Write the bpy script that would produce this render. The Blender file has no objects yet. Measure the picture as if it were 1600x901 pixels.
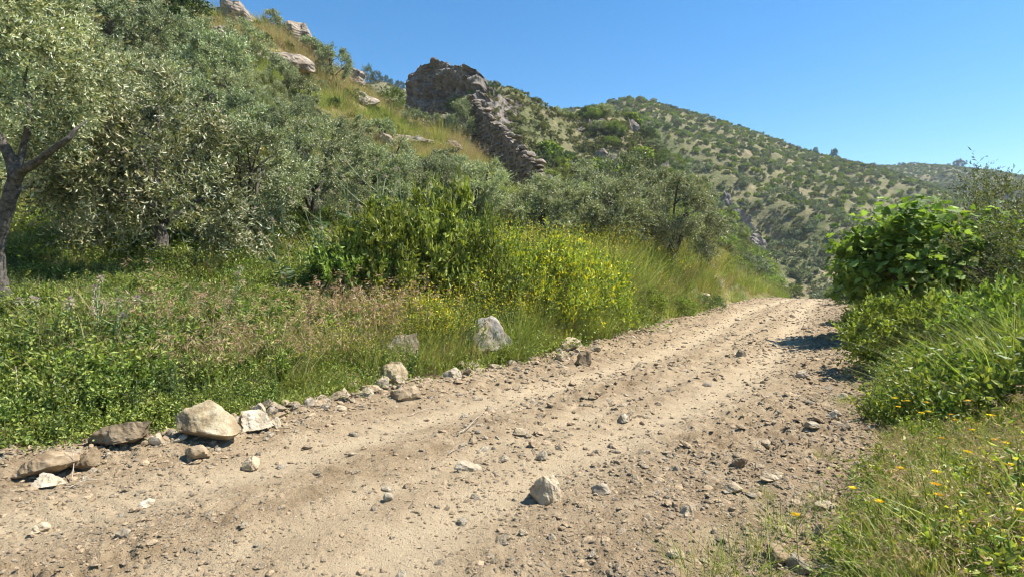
import bpy, math, random
import numpy as np
from mathutils import Vector, Euler, Matrix
R = math.radians
random.seed(7)
rng = np.random.default_rng(7)
scn = bpy.context.scene
COL = scn.collection

# ------------------------------------------------------------------ camera
FPX, HOR, CZ = 873.0, 430.0, 1.6          # focal length in photo pixels, horizon row, eye height
PITCH = math.atan((450.5 - HOR) / FPX)
cd = bpy.data.cameras.new('camera'); cam = bpy.data.objects.new('camera', cd); COL.objects.link(cam)
cd.sensor_width = 36; cd.lens = FPX / 1600 * 36; cd.clip_end = 5000; cd.clip_start = 0.05
cam.location = (0, 0, CZ); cam.rotation_euler = (R(90) - PITCH, 0, 0)
scn.camera = cam
# ------------------------------------------------------------------ sky and sun
SUN_EL, SUN_AZ = 57.0, 86.0               # azimuth clockwise from +Y (view direction)
w = bpy.data.worlds.new('World'); scn.world = w; w.use_nodes = True
nt = w.node_tree; bg = nt.nodes['Background']
sky = nt.nodes.new('ShaderNodeTexSky'); sky.sky_type = 'NISHITA'; sky.sun_disc = False
sky.sun_elevation = R(SUN_EL); sky.sun_rotation = R(SUN_AZ)
sky.altitude = 200; sky.air_density = 1.0; sky.dust_density = 0.2; sky.ozone_density = 1.6
hsv = nt.nodes.new('ShaderNodeHueSaturation'); hsv.inputs['Saturation'].default_value = 1.36; hsv.inputs['Hue'].default_value = .496
nt.links.new(sky.outputs[0], hsv.inputs['Color']); nt.links.new(hsv.outputs[0], bg.inputs[0]); bg.inputs[1].default_value = 0.096
sl = bpy.data.lights.new('sun', 'SUN'); sl.energy = 5.0; sl.angle = R(0.53); sl.color = (1.0, 0.95, 0.86)
so = bpy.data.objects.new('sun', sl); COL.objects.link(so)
sd = Vector((math.sin(R(SUN_AZ)) * math.cos(R(SUN_EL)), math.cos(R(SUN_AZ)) * math.cos(R(SUN_EL)), math.sin(R(SUN_EL))))
so.rotation_euler = sd.to_track_quat('Z', 'Y').to_euler(); so.location = (20, 5, 60)
scn.view_settings.view_transform = 'Standard'; scn.view_settings.look = 'None'
scn.view_settings.exposure = 1.05; scn.view_settings.gamma = 1.0
scn.render.engine = 'CYCLES'
cy = scn.cycles
cy.max_bounces = 4; cy.diffuse_bounces = 2; cy.glossy_bounces = 1; cy.transmission_bounces = 3
cy.use_adaptive_sampling = True; cy.adaptive_threshold = .02; cy.caustics_reflective = False; cy.caustics_refractive = False; cy.transparent_max_bounces = 4
cy.use_denoising = True; cy.filter_width = 1.15
try:
    cy.denoiser = 'OPENIMAGEDENOISE'; cy.denoising_input_passes = 'RGB_ALBEDO_NORMAL'
except Exception: pass

# ------------------------------------------------------------------ numeric helpers
def _hash(ix, iy, seed):
    h = (ix.astype(np.int64) * 374761393 + iy.astype(np.int64) * 668265263 + seed * 982451653) & 0x7fffffff
    h = ((h ^ (h >> 13)) * 1274126177) & 0x7fffffff
    h = (h ^ (h >> 16)) & 0xffffff
    return h / float(0xffffff)
def vnoise(x, y, seed=0):
    x = np.asarray(x, float); y = np.asarray(y, float)
    ix = np.floor(x); iy = np.floor(y); fx = x - ix; fy = y - iy
    fx = fx * fx * (3 - 2 * fx); fy = fy * fy * (3 - 2 * fy)
    a = _hash(ix, iy, seed); b = _hash(ix + 1, iy, seed); c = _hash(ix, iy + 1, seed); d = _hash(ix + 1, iy + 1, seed)
    return (a + (b - a) * fx + (c - a) * fy + (a - b - c + d) * fx * fy) * 2 - 1
def fbm(x, y, octv=4, seed=0, gain=0.5):
    s = 0; a = 1; t = 0
    for k in range(octv):
        s = s + a * vnoise(x * 2 ** k + 17.3 * k, y * 2 ** k - 9.1 * k, seed + k); t += a; a *= gain
    return s / t
def fbm3(p, sc, octv=3, seed=0):
    return (fbm(p[:, 0] * sc + p[:, 2] * sc * .7, p[:, 1] * sc - p[:, 2] * sc * .4, octv, seed)
            + fbm(p[:, 1] * sc + 5, p[:, 2] * sc * 1.1 + 3, octv, seed + 31)
            + fbm(p[:, 2] * sc + 9, p[:, 0] * sc * 1.1 - 4, octv, seed + 57)) / 1.7
def ss(a, b, x):
    t = np.clip((x - a) / (b - a), 0, 1); return t * t * (3 - 2 * t)
def catmull(P, n=8):
    P = np.array(P, float); out = []
    Q = np.vstack([2 * P[0] - P[1], P, 2 * P[-1] - P[-2]])
    for i in range(1, len(Q) - 2):
        for t in np.linspace(0, 1, n, endpoint=False):
            p0, p1, p2, p3 = Q[i - 1], Q[i], Q[i + 1], Q[i + 2]
            out.append(.5 * ((2 * p1) + (-p0 + p2) * t + (2 * p0 - 5 * p1 + 4 * p2 - p3) * t * t + (-p0 + 3 * p1 - 3 * p2 + p3) * t ** 3))
    out.append(P[-1]); return np.array(out)
def unit(v): return v / np.maximum(np.linalg.norm(v, axis=-1, keepdims=True), 1e-9)

# ------------------------------------------------------------------ the lie of the land
LE = catmull([(-40, -26), (-20, -8.5), (-9.4, 0.6), (-4.4, 4.8), (-3.35, 5.5), (-2.75, 6.3), (-1.75, 7.7), (0, 9.9), (1.45, 12.1), (3.9, 16.4), (7.6, 23), (12.6, 31.5), (18.3, 40), (27, 49), (42, 56)], 6)
RE = catmull([(-30, -40), (-9, -12), (-1.2, -2.4), (0.75, 1.4), (1.5, 2.9), (2.55, 4.15), (3.75, 5.6), (5.55, 8.2), (7.0, 10.7), (9.6, 15.5), (14.2, 23), (19, 31), (24, 40), (31, 46), (44, 50)], 6)
def sdist(P, x, y):
    x = np.ravel(x); y = np.ravel(y); res = np.empty(len(x)); A = P[:-1]; B = P[1:]; D = B - A; L2 = (D ** 2).sum(1)
    for s in range(0, len(x), 40000):
        q = np.stack([x[s:s + 40000], y[s:s + 40000]], 1)
        W = q[:, None, :] - A[None]
        t = np.clip((W * D).sum(2) / L2, 0, 1)
        dx = W[..., 0] - t * D[:, 0]; dy = W[..., 1] - t * D[:, 1]
        d2 = dx * dx + dy * dy; k = d2.argmin(1); r = np.arange(len(q))
        sg = np.sign(D[k, 0] * W[r, k, 1] - D[k, 1] * W[r, k, 0])
        res[s:s + 40000] = np.sqrt(d2[r, k]) * np.where(sg == 0, 1, sg)
    return res
def tab(px, T, c):
    T = np.array(T, float); return np.interp(px, T[:, 0], T[:, c])
#        column, road edge Y, crest Y, crest row, exponent, slope behind the crest
HILL = [(-600, 4.0, 60, -160, 1.5, .3), (0, 4.8, 60, -105, 1.5, .25), (250, 5.4, 60, -40, 1.5, .2), (330, 5.8, 60, -14, 1.5, .15), (400, 6.3, 60, -2, 1.45, .1), (450, 6.7, 60, 20, 1.45, .05),
        (480, 7, 60, 46, 1.45, 0), (560, 7.5, 66, 95, 1.45, -.05), (600, 7.8, 70, 120, 1.4, -.1), (640, 8.3, 72, 142, 1.4, -.2), (700, 9, 66, 160, 1.4, -.4),
        (740, 9.4, 60, 208, 1.35, -.5), (800, 10, 54, 284, 1.2, -.5), (860, 11.3, 48, 332, 1.1, -.5), (930, 13.2, 42, 340, 1, -.5), (1000, 16.4, 36, 358, .9, -.5),
        (1060, 21.5, 32, 368, .8, -.4), (1120, 27, 33, 380, .75, -.4), (1180, 36, 38, 408, .7, -.4), (1235, 42, 44, 462, .7, -.3), (1300, 60, 64, 480, 1, -.2), (2500, 60, 64, 480, 1, -.2)]
LA = [(300, 125, 240), (600, 125, 205), (640, 125, 180), (680, 125, 172), (740, 125, 150), (770, 125, 136), (800, 125, 140), (820, 125, 148), (860, 128, 171), (880, 132, 184), (905, 138, 186), (940, 142, 180), (965, 148, 178),
      (990, 150, 195), (1020, 150, 222), (1060, 150, 262), (1100, 150, 300), (1130, 150, 335), (1170, 150, 380), (1210, 150, 440), (1300, 150, 520), (2500, 150, 600)]
LB = [(-600, 300, 150), (560, 300, 128), (600, 300, 126), (640, 305, 142), (700, 315, 175), (860, 335, 178), (900, 340, 172), (930, 342, 169), (950, 345, 163), (975, 350, 157), (1005, 350, 158), (1040, 355, 167), (1100, 365, 184), (1180, 380, 209),
      (1250, 395, 235), (1320, 405, 254), (1370, 410, 266), (1450, 415, 292), (1600, 420, 345), (2500, 430, 420)]
LC = [(-600, 720, 330), (1100, 720, 320), (1300, 720, 274), (1370, 720, 262), (1420, 720, 256), (1480, 720, 260), (1540, 720, 268), (1600, 720, 275), (1700, 720, 285), (2500, 720, 300)]
def zrow(row, Y): return CZ + (HOR - row) / FPX * Y
def layer(px, Y, T, Yf, zf, p, x, y, seed, rough):
    D = tab(px, T, 1); zD = zrow(tab(px, T, 2), D)
    n = fbm(x / 38, y / 38, 4, seed) * rough
    t = np.clip((Y - Yf) / (D - Yf), 0, 1)
    z = zf + (zD - zf) * t ** p + n * np.sin(np.pi * np.clip(t, 0, 1)) * 1.0 + n * .12
    return np.where(Y > D, zD + n * .12 - .35 * (Y - D), np.where(Y < Yf, zf - (Yf - Y) * .4, z))
def edges(x, y):
    return sdist(LE, x, y), -sdist(RE, x, y)
def H(x, y, full=False):
    x = np.ravel(np.asarray(x, float)); y = np.ravel(np.asarray(y, float))
    dl, dr = edges(x, y)
    Y = np.maximum(y, np.abs(x) / 1.6); Y = np.maximum(Y, .3)
    px = 800 + FPX * np.clip(x / Y, -1.6, 1.6)
    road = -.16 * np.log1p(np.exp(np.clip((y - 43) / 2.0, -30, 30))) * 2.0
    # left hill
    E = tab(px, HILL, 1); D = tab(px, HILL, 2); zD = zrow(tab(px, HILL, 3), D); p = tab(px, HILL, 4); s = tab(px, HILL, 5)
    zD = np.maximum(zD, 0) * ss(1290, 1225, px)
    t = np.clip((Y - E) / (D - E), 0, 1)
    hill = zD * t ** p
    after = np.maximum(zD + s * np.where(s > 0, np.minimum(Y - D, 45), Y - D), -15)
    hill = np.where(Y > D, after, hill)
    bump = fbm(x / 7, y / 7, 4, 3) * np.clip(dl * .05, 0, 1.1) + fbm(x / 1.7, y / 1.7, 3, 5) * np.clip(dl * .05, 0, .28)
    terr = np.abs(((hill + fbm(x / 14, y / 14, 2, 8) * 2.0) / 4.2) % 1 - .5) * 2     # faint terraces
    hill = hill + bump * (Y < D * 1.4) + (terr - .5) * np.clip((Y - 22) / 25, 0, 1) * .9
    left = hill * ss(0, 2.5, dl) + .30 * ss(-.05, .9, dl) * (1 + .5 * fbm(x, y, 3, 11))
    # right side: low verge then down into the valley
    right = .10 * ss(0, .7, dr) - .34 * np.maximum(dr - 4.5, 0) + fbm(x / 1.5, y / 1.5, 3, 21) * .08 * ss(0, 1, dr)
    # road surface
    wd = np.maximum(-dl - dr, .5); f = np.clip(-dl / wd, 0, 1)
    near = np.clip(1.3 - np.abs(y) / 45, .25, 1)
    tr = np.exp(-((f - .30 + .03 * np.sin(y * .3)) / .07) ** 2) + np.exp(-((f - .66 + .03 * np.sin(y * .23 + 1)) / .075) ** 2) + .6 * np.exp(-((f - .50) / .04) ** 2)
    tr = np.clip(tr, 0, 1)
    on = ss(.0, .35, -dl) * ss(0, .35, -dr)
    cl = 1 - np.abs(fbm(x * 2.6, y * 2.6, 3, 41))
    clod = np.clip(fbm(x * 5.5, y * 5.5, 4, 51, .75), -.2, 1)
    rough = .030 * fbm(x * .9, y * .9, 4, 33) + .016 * (cl - .6) * (1 - .4 * tr) + .095 * np.clip(clod, -.15, 1) * (1 - .75 * tr) * (.5 + .8 * ss(-.2, .4, fbm(x * .5, y * .5, 2, 44)))
    # tread marks run across the tracks
    cx = x * .53 + y * .85; tread = .011 * np.sin(cx * 2 * np.pi / .17) * tr * ss(.0, .25, fbm(x * .6, y * .6, 2, 61) + .1)
    berm = .10 * np.exp(-((dl + .25) / .35) ** 2) * (.7 + .8 * fbm(x * 2, y * 2, 3, 71)) + .09 * np.exp(-((dr + .45) / .5) ** 2) * (.5 + 1.3 * fbm(x * 1.6, y * 1.6, 3, 72))
    rz = rough + tread + berm - .06 * tr
    z = road + np.where(dl > 0, left, 0) + np.where((dr > 0) & (dl <= 0), right, 0) + rz * np.exp(-np.clip(np.maximum(dl, dr), 0, 3) * 4) * np.where(y > 50, 0, 1)
    z = np.maximum(z, -14 + fbm(x / 20, y / 20, 2, 5))
    far = Y > 66
    if far.any():
        a = layer(px[far], Y[far], LA, 66, -14, 1.0, x[far], y[far], 101, 7.0)
        b = layer(px[far], Y[far], LB, 120, -16, .92, x[far], y[far], 131, 14.0)
        c = layer(px[far], Y[far], LC, 300, 0, .9, x[far], y[far], 161, 20.0)
        z[far] = np.maximum.reduce([z[far], a, b, c])
    if full: return z, dl, dr, tr * on, f
    return z
def H1(x, y): return float(H([x], [y])[0])
def ray(px, py):
    v = np.array([(px - 800) / FPX, 1.0, (450.5 - py) / FPX])
    c, s = math.cos(-PITCH), math.sin(-PITCH)
    return np.array([v[0], v[1] * c - v[2] * s, v[1] * s + v[2] * c])
_YS = np.exp(np.linspace(math.log(1.6), math.log(850), 1500))
def hit(px, py):
    d = ray(px, py); d = d / d[1]
    z = H(_YS * d[0], _YS); k = np.nonzero(z >= CZ + d[2] * _YS)[0]
    k = k[0] if len(k) else len(_YS) - 1
    Y = _YS[k]; return np.array([d[0] * Y, Y, H1(d[0] * Y, Y)])
def at_depth(px, Y):
    x = (px - 800) / FPX * Y; return np.array([x, Y, H1(x, Y)])
def pxof(p):  # photo column and row of a world point (for picking plant zones along the road)
    return 800 + FPX * p[0] / p[1], HOR - (p[2] - CZ) / p[1] * FPX

# ------------------------------------------------------------------ mesh + object helpers
def mk_mesh(name, V, faces, mat=None, col=None, smooth=False, attrs=None):
    me = bpy.data.meshes.new(name); V = np.asarray(V, np.float32)
    me.vertices.add(len(V)); me.vertices.foreach_set('co', V.ravel())
    faces = [np.asarray(f, np.int32) for f in faces if len(f)]
    li = np.concatenate([f.ravel() for f in faces]); tot = np.concatenate([np.full(len(f), f.shape[1], np.int32) for f in faces])
    st = np.concatenate([[0], np.cumsum(tot)[:-1]]).astype(np.int32)
    me.loops.add(len(li)); me.loops.foreach_set('vertex_index', li)
    me.polygons.add(len(tot)); me.polygons.foreach_set('loop_start', st)
    try: me.polygons.foreach_set('loop_total', tot)
    except Exception: pass
    me.update(calc_edges=True)
    me.polygons.foreach_set('use_smooth', np.full(len(tot), bool(smooth)))
    if col is not None:
        a = me.color_attributes.new('col', 'FLOAT_COLOR', 'POINT')
        c = np.ones((len(V), 4), np.float32); c[:, :3] = col; a.data.foreach_set('color', c.ravel())
    for k, v in (attrs or {}).items():
        a = me.attributes.new(k, 'FLOAT', 'POINT'); a.data.foreach_set('value', np.asarray(v, np.float32))
    if mat: me.materials.append(mat)
    return me
def obj(name, me, parent=None, loc=(0, 0, 0), rot=(0, 0, 0), scale=(1, 1, 1)):
    o = bpy.data.objects.new(name, me); COL.objects.link(o)
    o.location = loc; o.rotation_euler = rot; o.scale = scale
    if parent: o.parent = parent
    return o
def tag(o, label=None, cat=None, group=None, kind=None):
    if label: o['label'] = label
    if cat: o['category'] = cat
    if group: o['group'] = group
    if kind: o['kind'] = kind
    return o
class Acc:
    """collects verts/faces/colours, becomes one mesh"""
    def __init__(s): s.V = []; s.F = {}; s.C = []; s.n = 0
    def add(s, V, faces, col=(1, 1, 1)):
        V = np.asarray(V, float); s.V.append(V); c = np.empty((len(V), 3)); c[:] = col; s.C.append(c)
        for f in faces:
            f = np.asarray(f, int)
            if len(f): s.F.setdefault(f.shape[1], []).append(f + s.n)
        s.n += len(V)
    def tube(s, P, r, col, sides=7, wob=0, seed=0):
        P = np.asarray(P, float); r = np.broadcast_to(r, (len(P),)); T = unit(np.gradient(P, axis=0))
        md = np.abs(T).mean(0); up = np.zeros((1, 3)); up[0, int(md.argmin())] = 1.0
        a = unit(np.cross(T, up)); b = np.cross(T, a); an = np.arange(sides) * 2 * math.pi / sides
        ring = a[:, None] * np.cos(an)[None, :, None] + b[:, None] * np.sin(an)[None, :, None]
        rr = r[:, None, None] * (1 + wob * np.random.default_rng(seed).normal(size=(len(P), sides, 1)))
        V = (P[:, None] + ring * rr).reshape(-1, 3); i = np.arange(len(P) - 1)[:, None] * sides; j = np.arange(sides)[None]; k = (j + 1) % sides
        F = np.stack([i + j, i + k, i + sides + k, i + sides + j], -1).reshape(-1, 4)
        s.add(V, [F, [list(range(sides))[::-1]], [[(len(P) - 1) * sides + q for q in range(sides)]]], col)
    def mesh(s, name, mat, smooth=False):
        return mk_mesh(name, np.vstack(s.V), [np.vstack(f) for f in s.F.values()], mat, np.vstack(s.C), smooth)

# ------------------------------------------------------------------ materials
def newmat(name):
    m = bpy.data.materials.new(name); m.use_nodes = True; nt = m.node_tree; nt.nodes.clear(); return m, nt, nt.nodes, nt.links
def nd(nodes, t, **kw):
    n = nodes.new(t)
    for k, v in kw.items():
        if k.startswith('i_'): n.inputs[k[2:].replace('_', ' ')].default_value = v
        else: setattr(n, k, v)
    return n
def ramp(nodes, stops, interp='LINEAR'):
    r = nodes.new('ShaderNodeValToRGB'); r.color_ramp.interpolation = interp
    while len(r.color_ramp.elements) < len(stops): r.color_ramp.elements.new(.5)
    for e, (p, c) in zip(r.color_ramp.elements, stops): e.position = p; e.color = (*c, 1) if len(c) == 3 else c
    return r
def mixc(nodes, links, fac, a, b, mode='MIX'):
    m = nodes.new('ShaderNodeMix'); m.data_type = 'RGBA'; m.blend_type = mode
    for s, v in ((0, fac), (6, a), (7, b)):
        if isinstance(v, (int, float)): m.inputs[s].default_value = v
        elif isinstance(v, tuple): m.inputs[s].default_value = (*v, 1)
        else: links.new(v, m.inputs[s])
    return m.outputs[2]
def mat_leaf(name, transl=.35, rough=.5, spec=.35, vary=.25, hue=.02):
    m, nt, N, L = newmat(name)
    at = nd(N, 'ShaderNodeAttribute', attribute_name='col'); oi = nd(N, 'ShaderNodeObjectInfo')
    hs = nd(N, 'ShaderNodeHueSaturation'); L.new(at.outputs['Color'], hs.inputs['Color'])
    mr = nd(N, 'ShaderNodeMapRange'); mr.inputs[3].default_value = 1 - vary; mr.inputs[4].default_value = 1 + vary; L.new(oi.outputs['Random'], mr.inputs[0]); L.new(mr.outputs[0], hs.inputs['Value'])
    m2 = nd(N, 'ShaderNodeMath', operation='MULTIPLY'); m2.inputs[1].default_value = 7.31; L.new(oi.outputs['Random'], m2.inputs[0])
    m3 = nd(N, 'ShaderNodeMath', operation='FRACT'); L.new(m2.outputs[0], m3.inputs[0])
    mh = nd(N, 'ShaderNodeMapRange'); mh.inputs[3].default_value = .5 - hue; mh.inputs[4].default_value = .5 + hue; L.new(m3.outputs[0], mh.inputs[0]); L.new(mh.outputs[0], hs.inputs['Hue'])
    p = nd(N, 'ShaderNodeBsdfPrincipled', i_Roughness=rough); p.inputs['Specular IOR Level'].default_value = spec; L.new(hs.outputs[0], p.inputs['Base Color'])
    t = nd(N, 'ShaderNodeBsdfTranslucent'); tc = mixc(N, L, 1.0, hs.outputs[0], (1.15, 1.2, .55), 'MULTIPLY'); L.new(tc, t.inputs[0])
    mx = nd(N, 'ShaderNodeMixShader'); mx.inputs[0].default_value = transl; L.new(p.outputs[0], mx.inputs[1]); L.new(t.outputs[0], mx.inputs[2])
    o = nd(N, 'ShaderNodeOutputMaterial'); L.new(mx.outputs[0], o.inputs[0]); return m
def mat_rock(name, c1, c2, c3, scale=6.0, dust=(.40, .31, .20), dustamt=.35, bump=.5, strata=0.0):
    m, nt, N, L = newmat(name)
    tc = nd(N, 'ShaderNodeTexCoord'); oi = nd(N, 'ShaderNodeObjectInfo')
    ad = nd(N, 'ShaderNodeVectorMath', operation='ADD'); L.new(tc.outputs['Object'], ad.inputs[0])
    ml = nd(N, 'ShaderNodeMath', operation='MULTIPLY'); ml.inputs[1].default_value = 40; L.new(oi.outputs['Random'], ml.inputs[0]); L.new(ml.outputs[0], ad.inputs[1])
    n1 = nd(N, 'ShaderNodeTexNoise', i_Scale=scale, i_Detail=8.0, i_Roughness=.65); L.new(ad.outputs[0], n1.inputs['Vector'])
    n2 = nd(N, 'ShaderNodeTexNoise', i_Scale=scale * .35, i_Detail=4.0, i_Roughness=.6); L.new(ad.outputs[0], n2.inputs['Vector'])
    r1 = ramp(N, [(.32, c1), (.5, c2), (.68, c3)]); L.new(n1.outputs[0], r1.inputs[0])
    r2 = ramp(N, [(.36, (.48, .44, .40)), (.5, (.95, .93, .9)), (.64, (1.2, 1.17, 1.12))]); L.new(n2.outputs[0], r2.inputs[0])
    c = mixc(N, L, .8, r1.outputs[0], r2.outputs[0], 'MULTIPLY')
    hs = nd(N, 'ShaderNodeHueSaturation'); mr = nd(N, 'ShaderNodeMapRange'); mr.inputs[3].default_value = .75; mr.inputs[4].default_value = 1.25
    L.new(oi.outputs['Random'], mr.inputs[0]); L.new(mr.outputs[0], hs.inputs['Value']); L.new(c, hs.inputs['Color'])
    n3 = nd(N, 'ShaderNodeTexNoise', i_Scale=scale * .8, i_Detail=5.0); L.new(ad.outputs[0], n3.inputs['Vector'])
    r3 = ramp(N, [(.45, (0, 0, 0)), (.65, (1, 1, 1))]); L.new(n3.outputs[0], r3.inputs[0])
    md = nd(N, 'ShaderNodeMath', operation='MULTIPLY'); md.inputs[1].default_value = dustamt; L.new(r3.outputs[0], md.inputs[0])
    c2_ = mixc(N, L, md.outputs[0], hs.outputs[0], dust)
    vo = nd(N, 'ShaderNodeTexVoronoi', feature='DISTANCE_TO_EDGE', i_Scale=scale * .45); L.new(ad.outputs[0], vo.inputs['Vector'])
    rv = ramp(N, [(.0, (.5, .47, .45)), (.02, (1, 1, 1))]); L.new(vo.outputs[0], rv.inputs[0])
    c3_ = mixc(N, L, .18, c2_, rv.outputs[0], 'MULTIPLY')
    p = nd(N, 'ShaderNodeBsdfPrincipled', i_Roughness=.9); p.inputs['Specular IOR Level'].default_value = .2; L.new(c3_, p.inputs['Base Color'])
    sm = nd(N, 'ShaderNodeMath', operation='ADD'); L.new(n1.outputs[0], sm.inputs[0])
    if strata:
        wv = nd(N, 'ShaderNodeTexWave', i_Scale=strata, i_Distortion=6.0, i_Detail=3.0); wv.bands_direction = 'Z'; L.new(ad.outputs[0], wv.inputs['Vector']); L.new(wv.outputs[1], sm.inputs[1])
    else:
        q = nd(N, 'ShaderNodeMath', operation='MULTIPLY'); q.inputs[1].default_value = .12; L.new(rv.outputs[0], q.inputs[0]); L.new(q.outputs[0], sm.inputs[1])
    b = nd(N, 'ShaderNodeBump', i_Strength=bump, i_Distance=.03); L.new(sm.outputs[0], b.inputs['Height']); L.new(b.outputs[0], p.inputs['Normal'])
    o = nd(N, 'ShaderNodeOutputMaterial'); L.new(p.outputs[0], o.inputs[0]); return m
def mat_plain(name, c1, c2, scale=20, rough=.8, bump=.3):
    m, nt, N, L = newmat(name); tc = nd(N, 'ShaderNodeTexCoord')
    n1 = nd(N, 'ShaderNodeTexNoise', i_Scale=scale, i_Detail=6.0, i_Roughness=.6); L.new(tc.outputs['Object'], n1.inputs['Vector'])
    r1 = ramp(N, [(.35, c1), (.65, c2)]); L.new(n1.outputs[0], r1.inputs[0])
    p = nd(N, 'ShaderNodeBsdfPrincipled', i_Roughness=rough); L.new(r1.outputs[0], p.inputs['Base Color'])
    b = nd(N, 'ShaderNodeBump', i_Strength=bump, i_Distance=.02); L.new(n1.outputs[0], b.inputs['Height']); L.new(b.outputs[0], p.inputs['Normal'])
    o = nd(N, 'ShaderNodeOutputMaterial'); L.new(p.outputs[0], o.inputs[0]); return m
def mat_dirt():
    m, nt, N, L = newmat('dirt'); tc = nd(N, 'ShaderNodeTexCoord')
    def noise(s, d=6, r=.6):
        n = nd(N, 'ShaderNodeTexNoise', i_Scale=s, i_Detail=float(d), i_Roughness=r); L.new(tc.outputs['Object'], n.inputs['Vector']); return n.outputs[0]
    big, mid, fine, grit = noise(.45, 4), noise(3.2, 6, .65), noise(26, 6, .7), noise(110, 3, .6)
    r = ramp(N, [(.3, (.21, .148, .084)), (.5, (.32, .24, .147)), (.7, (.41, .322, .207))]); L.new(mid, r.inputs[0])
    r2 = ramp(N, [(.3, (.80, .78, .76)), (.7, (1.12, 1.12, 1.12))]); L.new(big, r2.inputs[0]); c = mixc(N, L, .8, r.outputs[0], r2.outputs[0], 'MULTIPLY')
    r3 = ramp(N, [(.28, (.62, .60, .57)), (.5, (1, 1, 1)), (.75, (1.2, 1.2, 1.2))]); L.new(fine, r3.inputs[0]); c = mixc(N, L, .75, c, r3.outputs[0], 'MULTIPLY')
    r4 = ramp(N, [(.3, (.75, .74, .72)), (.7, (1.15, 1.15, 1.15))]); L.new(grit, r4.inputs[0]); c = mixc(N, L, .6, c, r4.outputs[0], 'MULTIPLY')
    at = nd(N, 'ShaderNodeAttribute', attribute_name='track'); mt = nd(N, 'ShaderNodeMath', operation='MULTIPLY'); mt.inputs[1].default_value = .68; L.new(at.outputs['Fac'], mt.inputs[0])
    c = mixc(N, L, mt.outputs[0], c, (.455, .36, .232))
    am = nd(N, 'ShaderNodeAttribute', attribute_name='moist'); c = mixc(N, L, am.outputs['Fac'], c, (.185, .128, .078))
    # small pale and dark grains
    vo = nd(N, 'ShaderNodeTexVoronoi', i_Scale=34.0); L.new(tc.outputs['Object'], vo.inputs['Vector'])
    rv = ramp(N, [(.0, (1, 1, 1)), (.16, (1, 1, 1)), (.24, (0, 0, 0))]); L.new(vo.outputs['Distance'], rv.inputs[0])
    sx = nd(N, 'ShaderNodeSeparateColor'); L.new(vo.outputs['Color'], sx.inputs[0])
    gt = nd(N, 'ShaderNodeMath', operation='GREATER_THAN'); gt.inputs[1].default_value = .72; L.new(sx.outputs[0], gt.inputs[0])
    mu = nd(N, 'ShaderNodeMath', operation='MULTIPLY'); L.new(rv.outputs[0], mu.inputs[0]); L.new(gt.outputs[0], mu.inputs[1])
    gc = ramp(N, [(0, (.22, .16, .10)), (.5, (.45, .37, .26)), (1, (.62, .55, .43))]); L.new(sx.outputs[1], gc.inputs[0])
    c = mixc(N, L, mu.outputs[0], c, gc.outputs[0])
    p = nd(N, 'ShaderNodeBsdfPrincipled', i_Roughness=.95); p.inputs['Specular IOR Level'].default_value = .12; L.new(c, p.inputs['Base Color'])
    s1 = nd(N, 'ShaderNodeMath', operation='MULTIPLY_ADD'); s1.inputs[1].default_value = .5; L.new(grit, s1.inputs[0]); L.new(fine, s1.inputs[2])
    s2 = nd(N, 'ShaderNodeMath', operation='MULTIPLY_ADD'); s2.inputs[1].default_value = .8; L.new(mu.outputs[0], s2.inputs[0]); L.new(s1.outputs[0], s2.inputs[2])
    b = nd(N, 'ShaderNodeBump', i_Strength=.95, i_Distance=.03); L.new(s2.outputs[0], b.inputs['Height']); L.new(b.outputs[0], p.inputs['Normal'])
    o = nd(N, 'ShaderNodeOutputMaterial'); L.new(p.outputs[0], o.inputs[0]); return m
def mat_ground(name, cols, scale, soil, soilcut, bump, bscale):
    m, nt, N, L = newmat(name); tc = nd(N, 'ShaderNodeTexCoord')
    def noise(s, d=6, r=.6, off=0):
        n = nd(N, 'ShaderNodeTexNoise', i_Scale=s, i_Detail=float(d), i_Roughness=r)
        a = nd(N, 'ShaderNodeVectorMath', operation='ADD'); a.inputs[1].default_value = (off, off, off); L.new(tc.outputs['Object'], a.inputs[0]); L.new(a.outputs[0], n.inputs['Vector']); return n.outputs[0]
    a = noise(scale, 8, .68); k = len(cols)
    r = ramp(N, [(.3 + .4 * i / (k - 1), c) for i, c in enumerate(cols)]); L.new(a, r.inputs[0])
    s = noise(scale * 1.7, 7, .7, 31); rs = ramp(N, [(soilcut, (0, 0, 0)), (soilcut + .08, (1, 1, 1))]); L.new(s, rs.inputs[0])
    c = mixc(N, L, rs.outputs[0], r.outputs[0], soil)
    f = noise(bscale, 5, .7, 11); rf = ramp(N, [(.3, (.55, .55, .5)), (.7, (1.3, 1.3, 1.25))]); L.new(f, rf.inputs[0]); c = mixc(N, L, .8, c, rf.outputs[0], 'MULTIPLY')
    p = nd(N, 'ShaderNodeBsdfPrincipled', i_Roughness=.95); p.inputs['Specular IOR Level'].default_value = .1; L.new(c, p.inputs['Base Color'])
    b = nd(N, 'ShaderNodeBump', i_Strength=.8, i_Distance=bump); L.new(f, b.inputs['Height']); L.new(b.outputs[0], p.inputs['Normal'])
    o = nd(N, 'ShaderNodeOutputMaterial'); L.new(p.outputs[0], o.inputs[0]); return m

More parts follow.
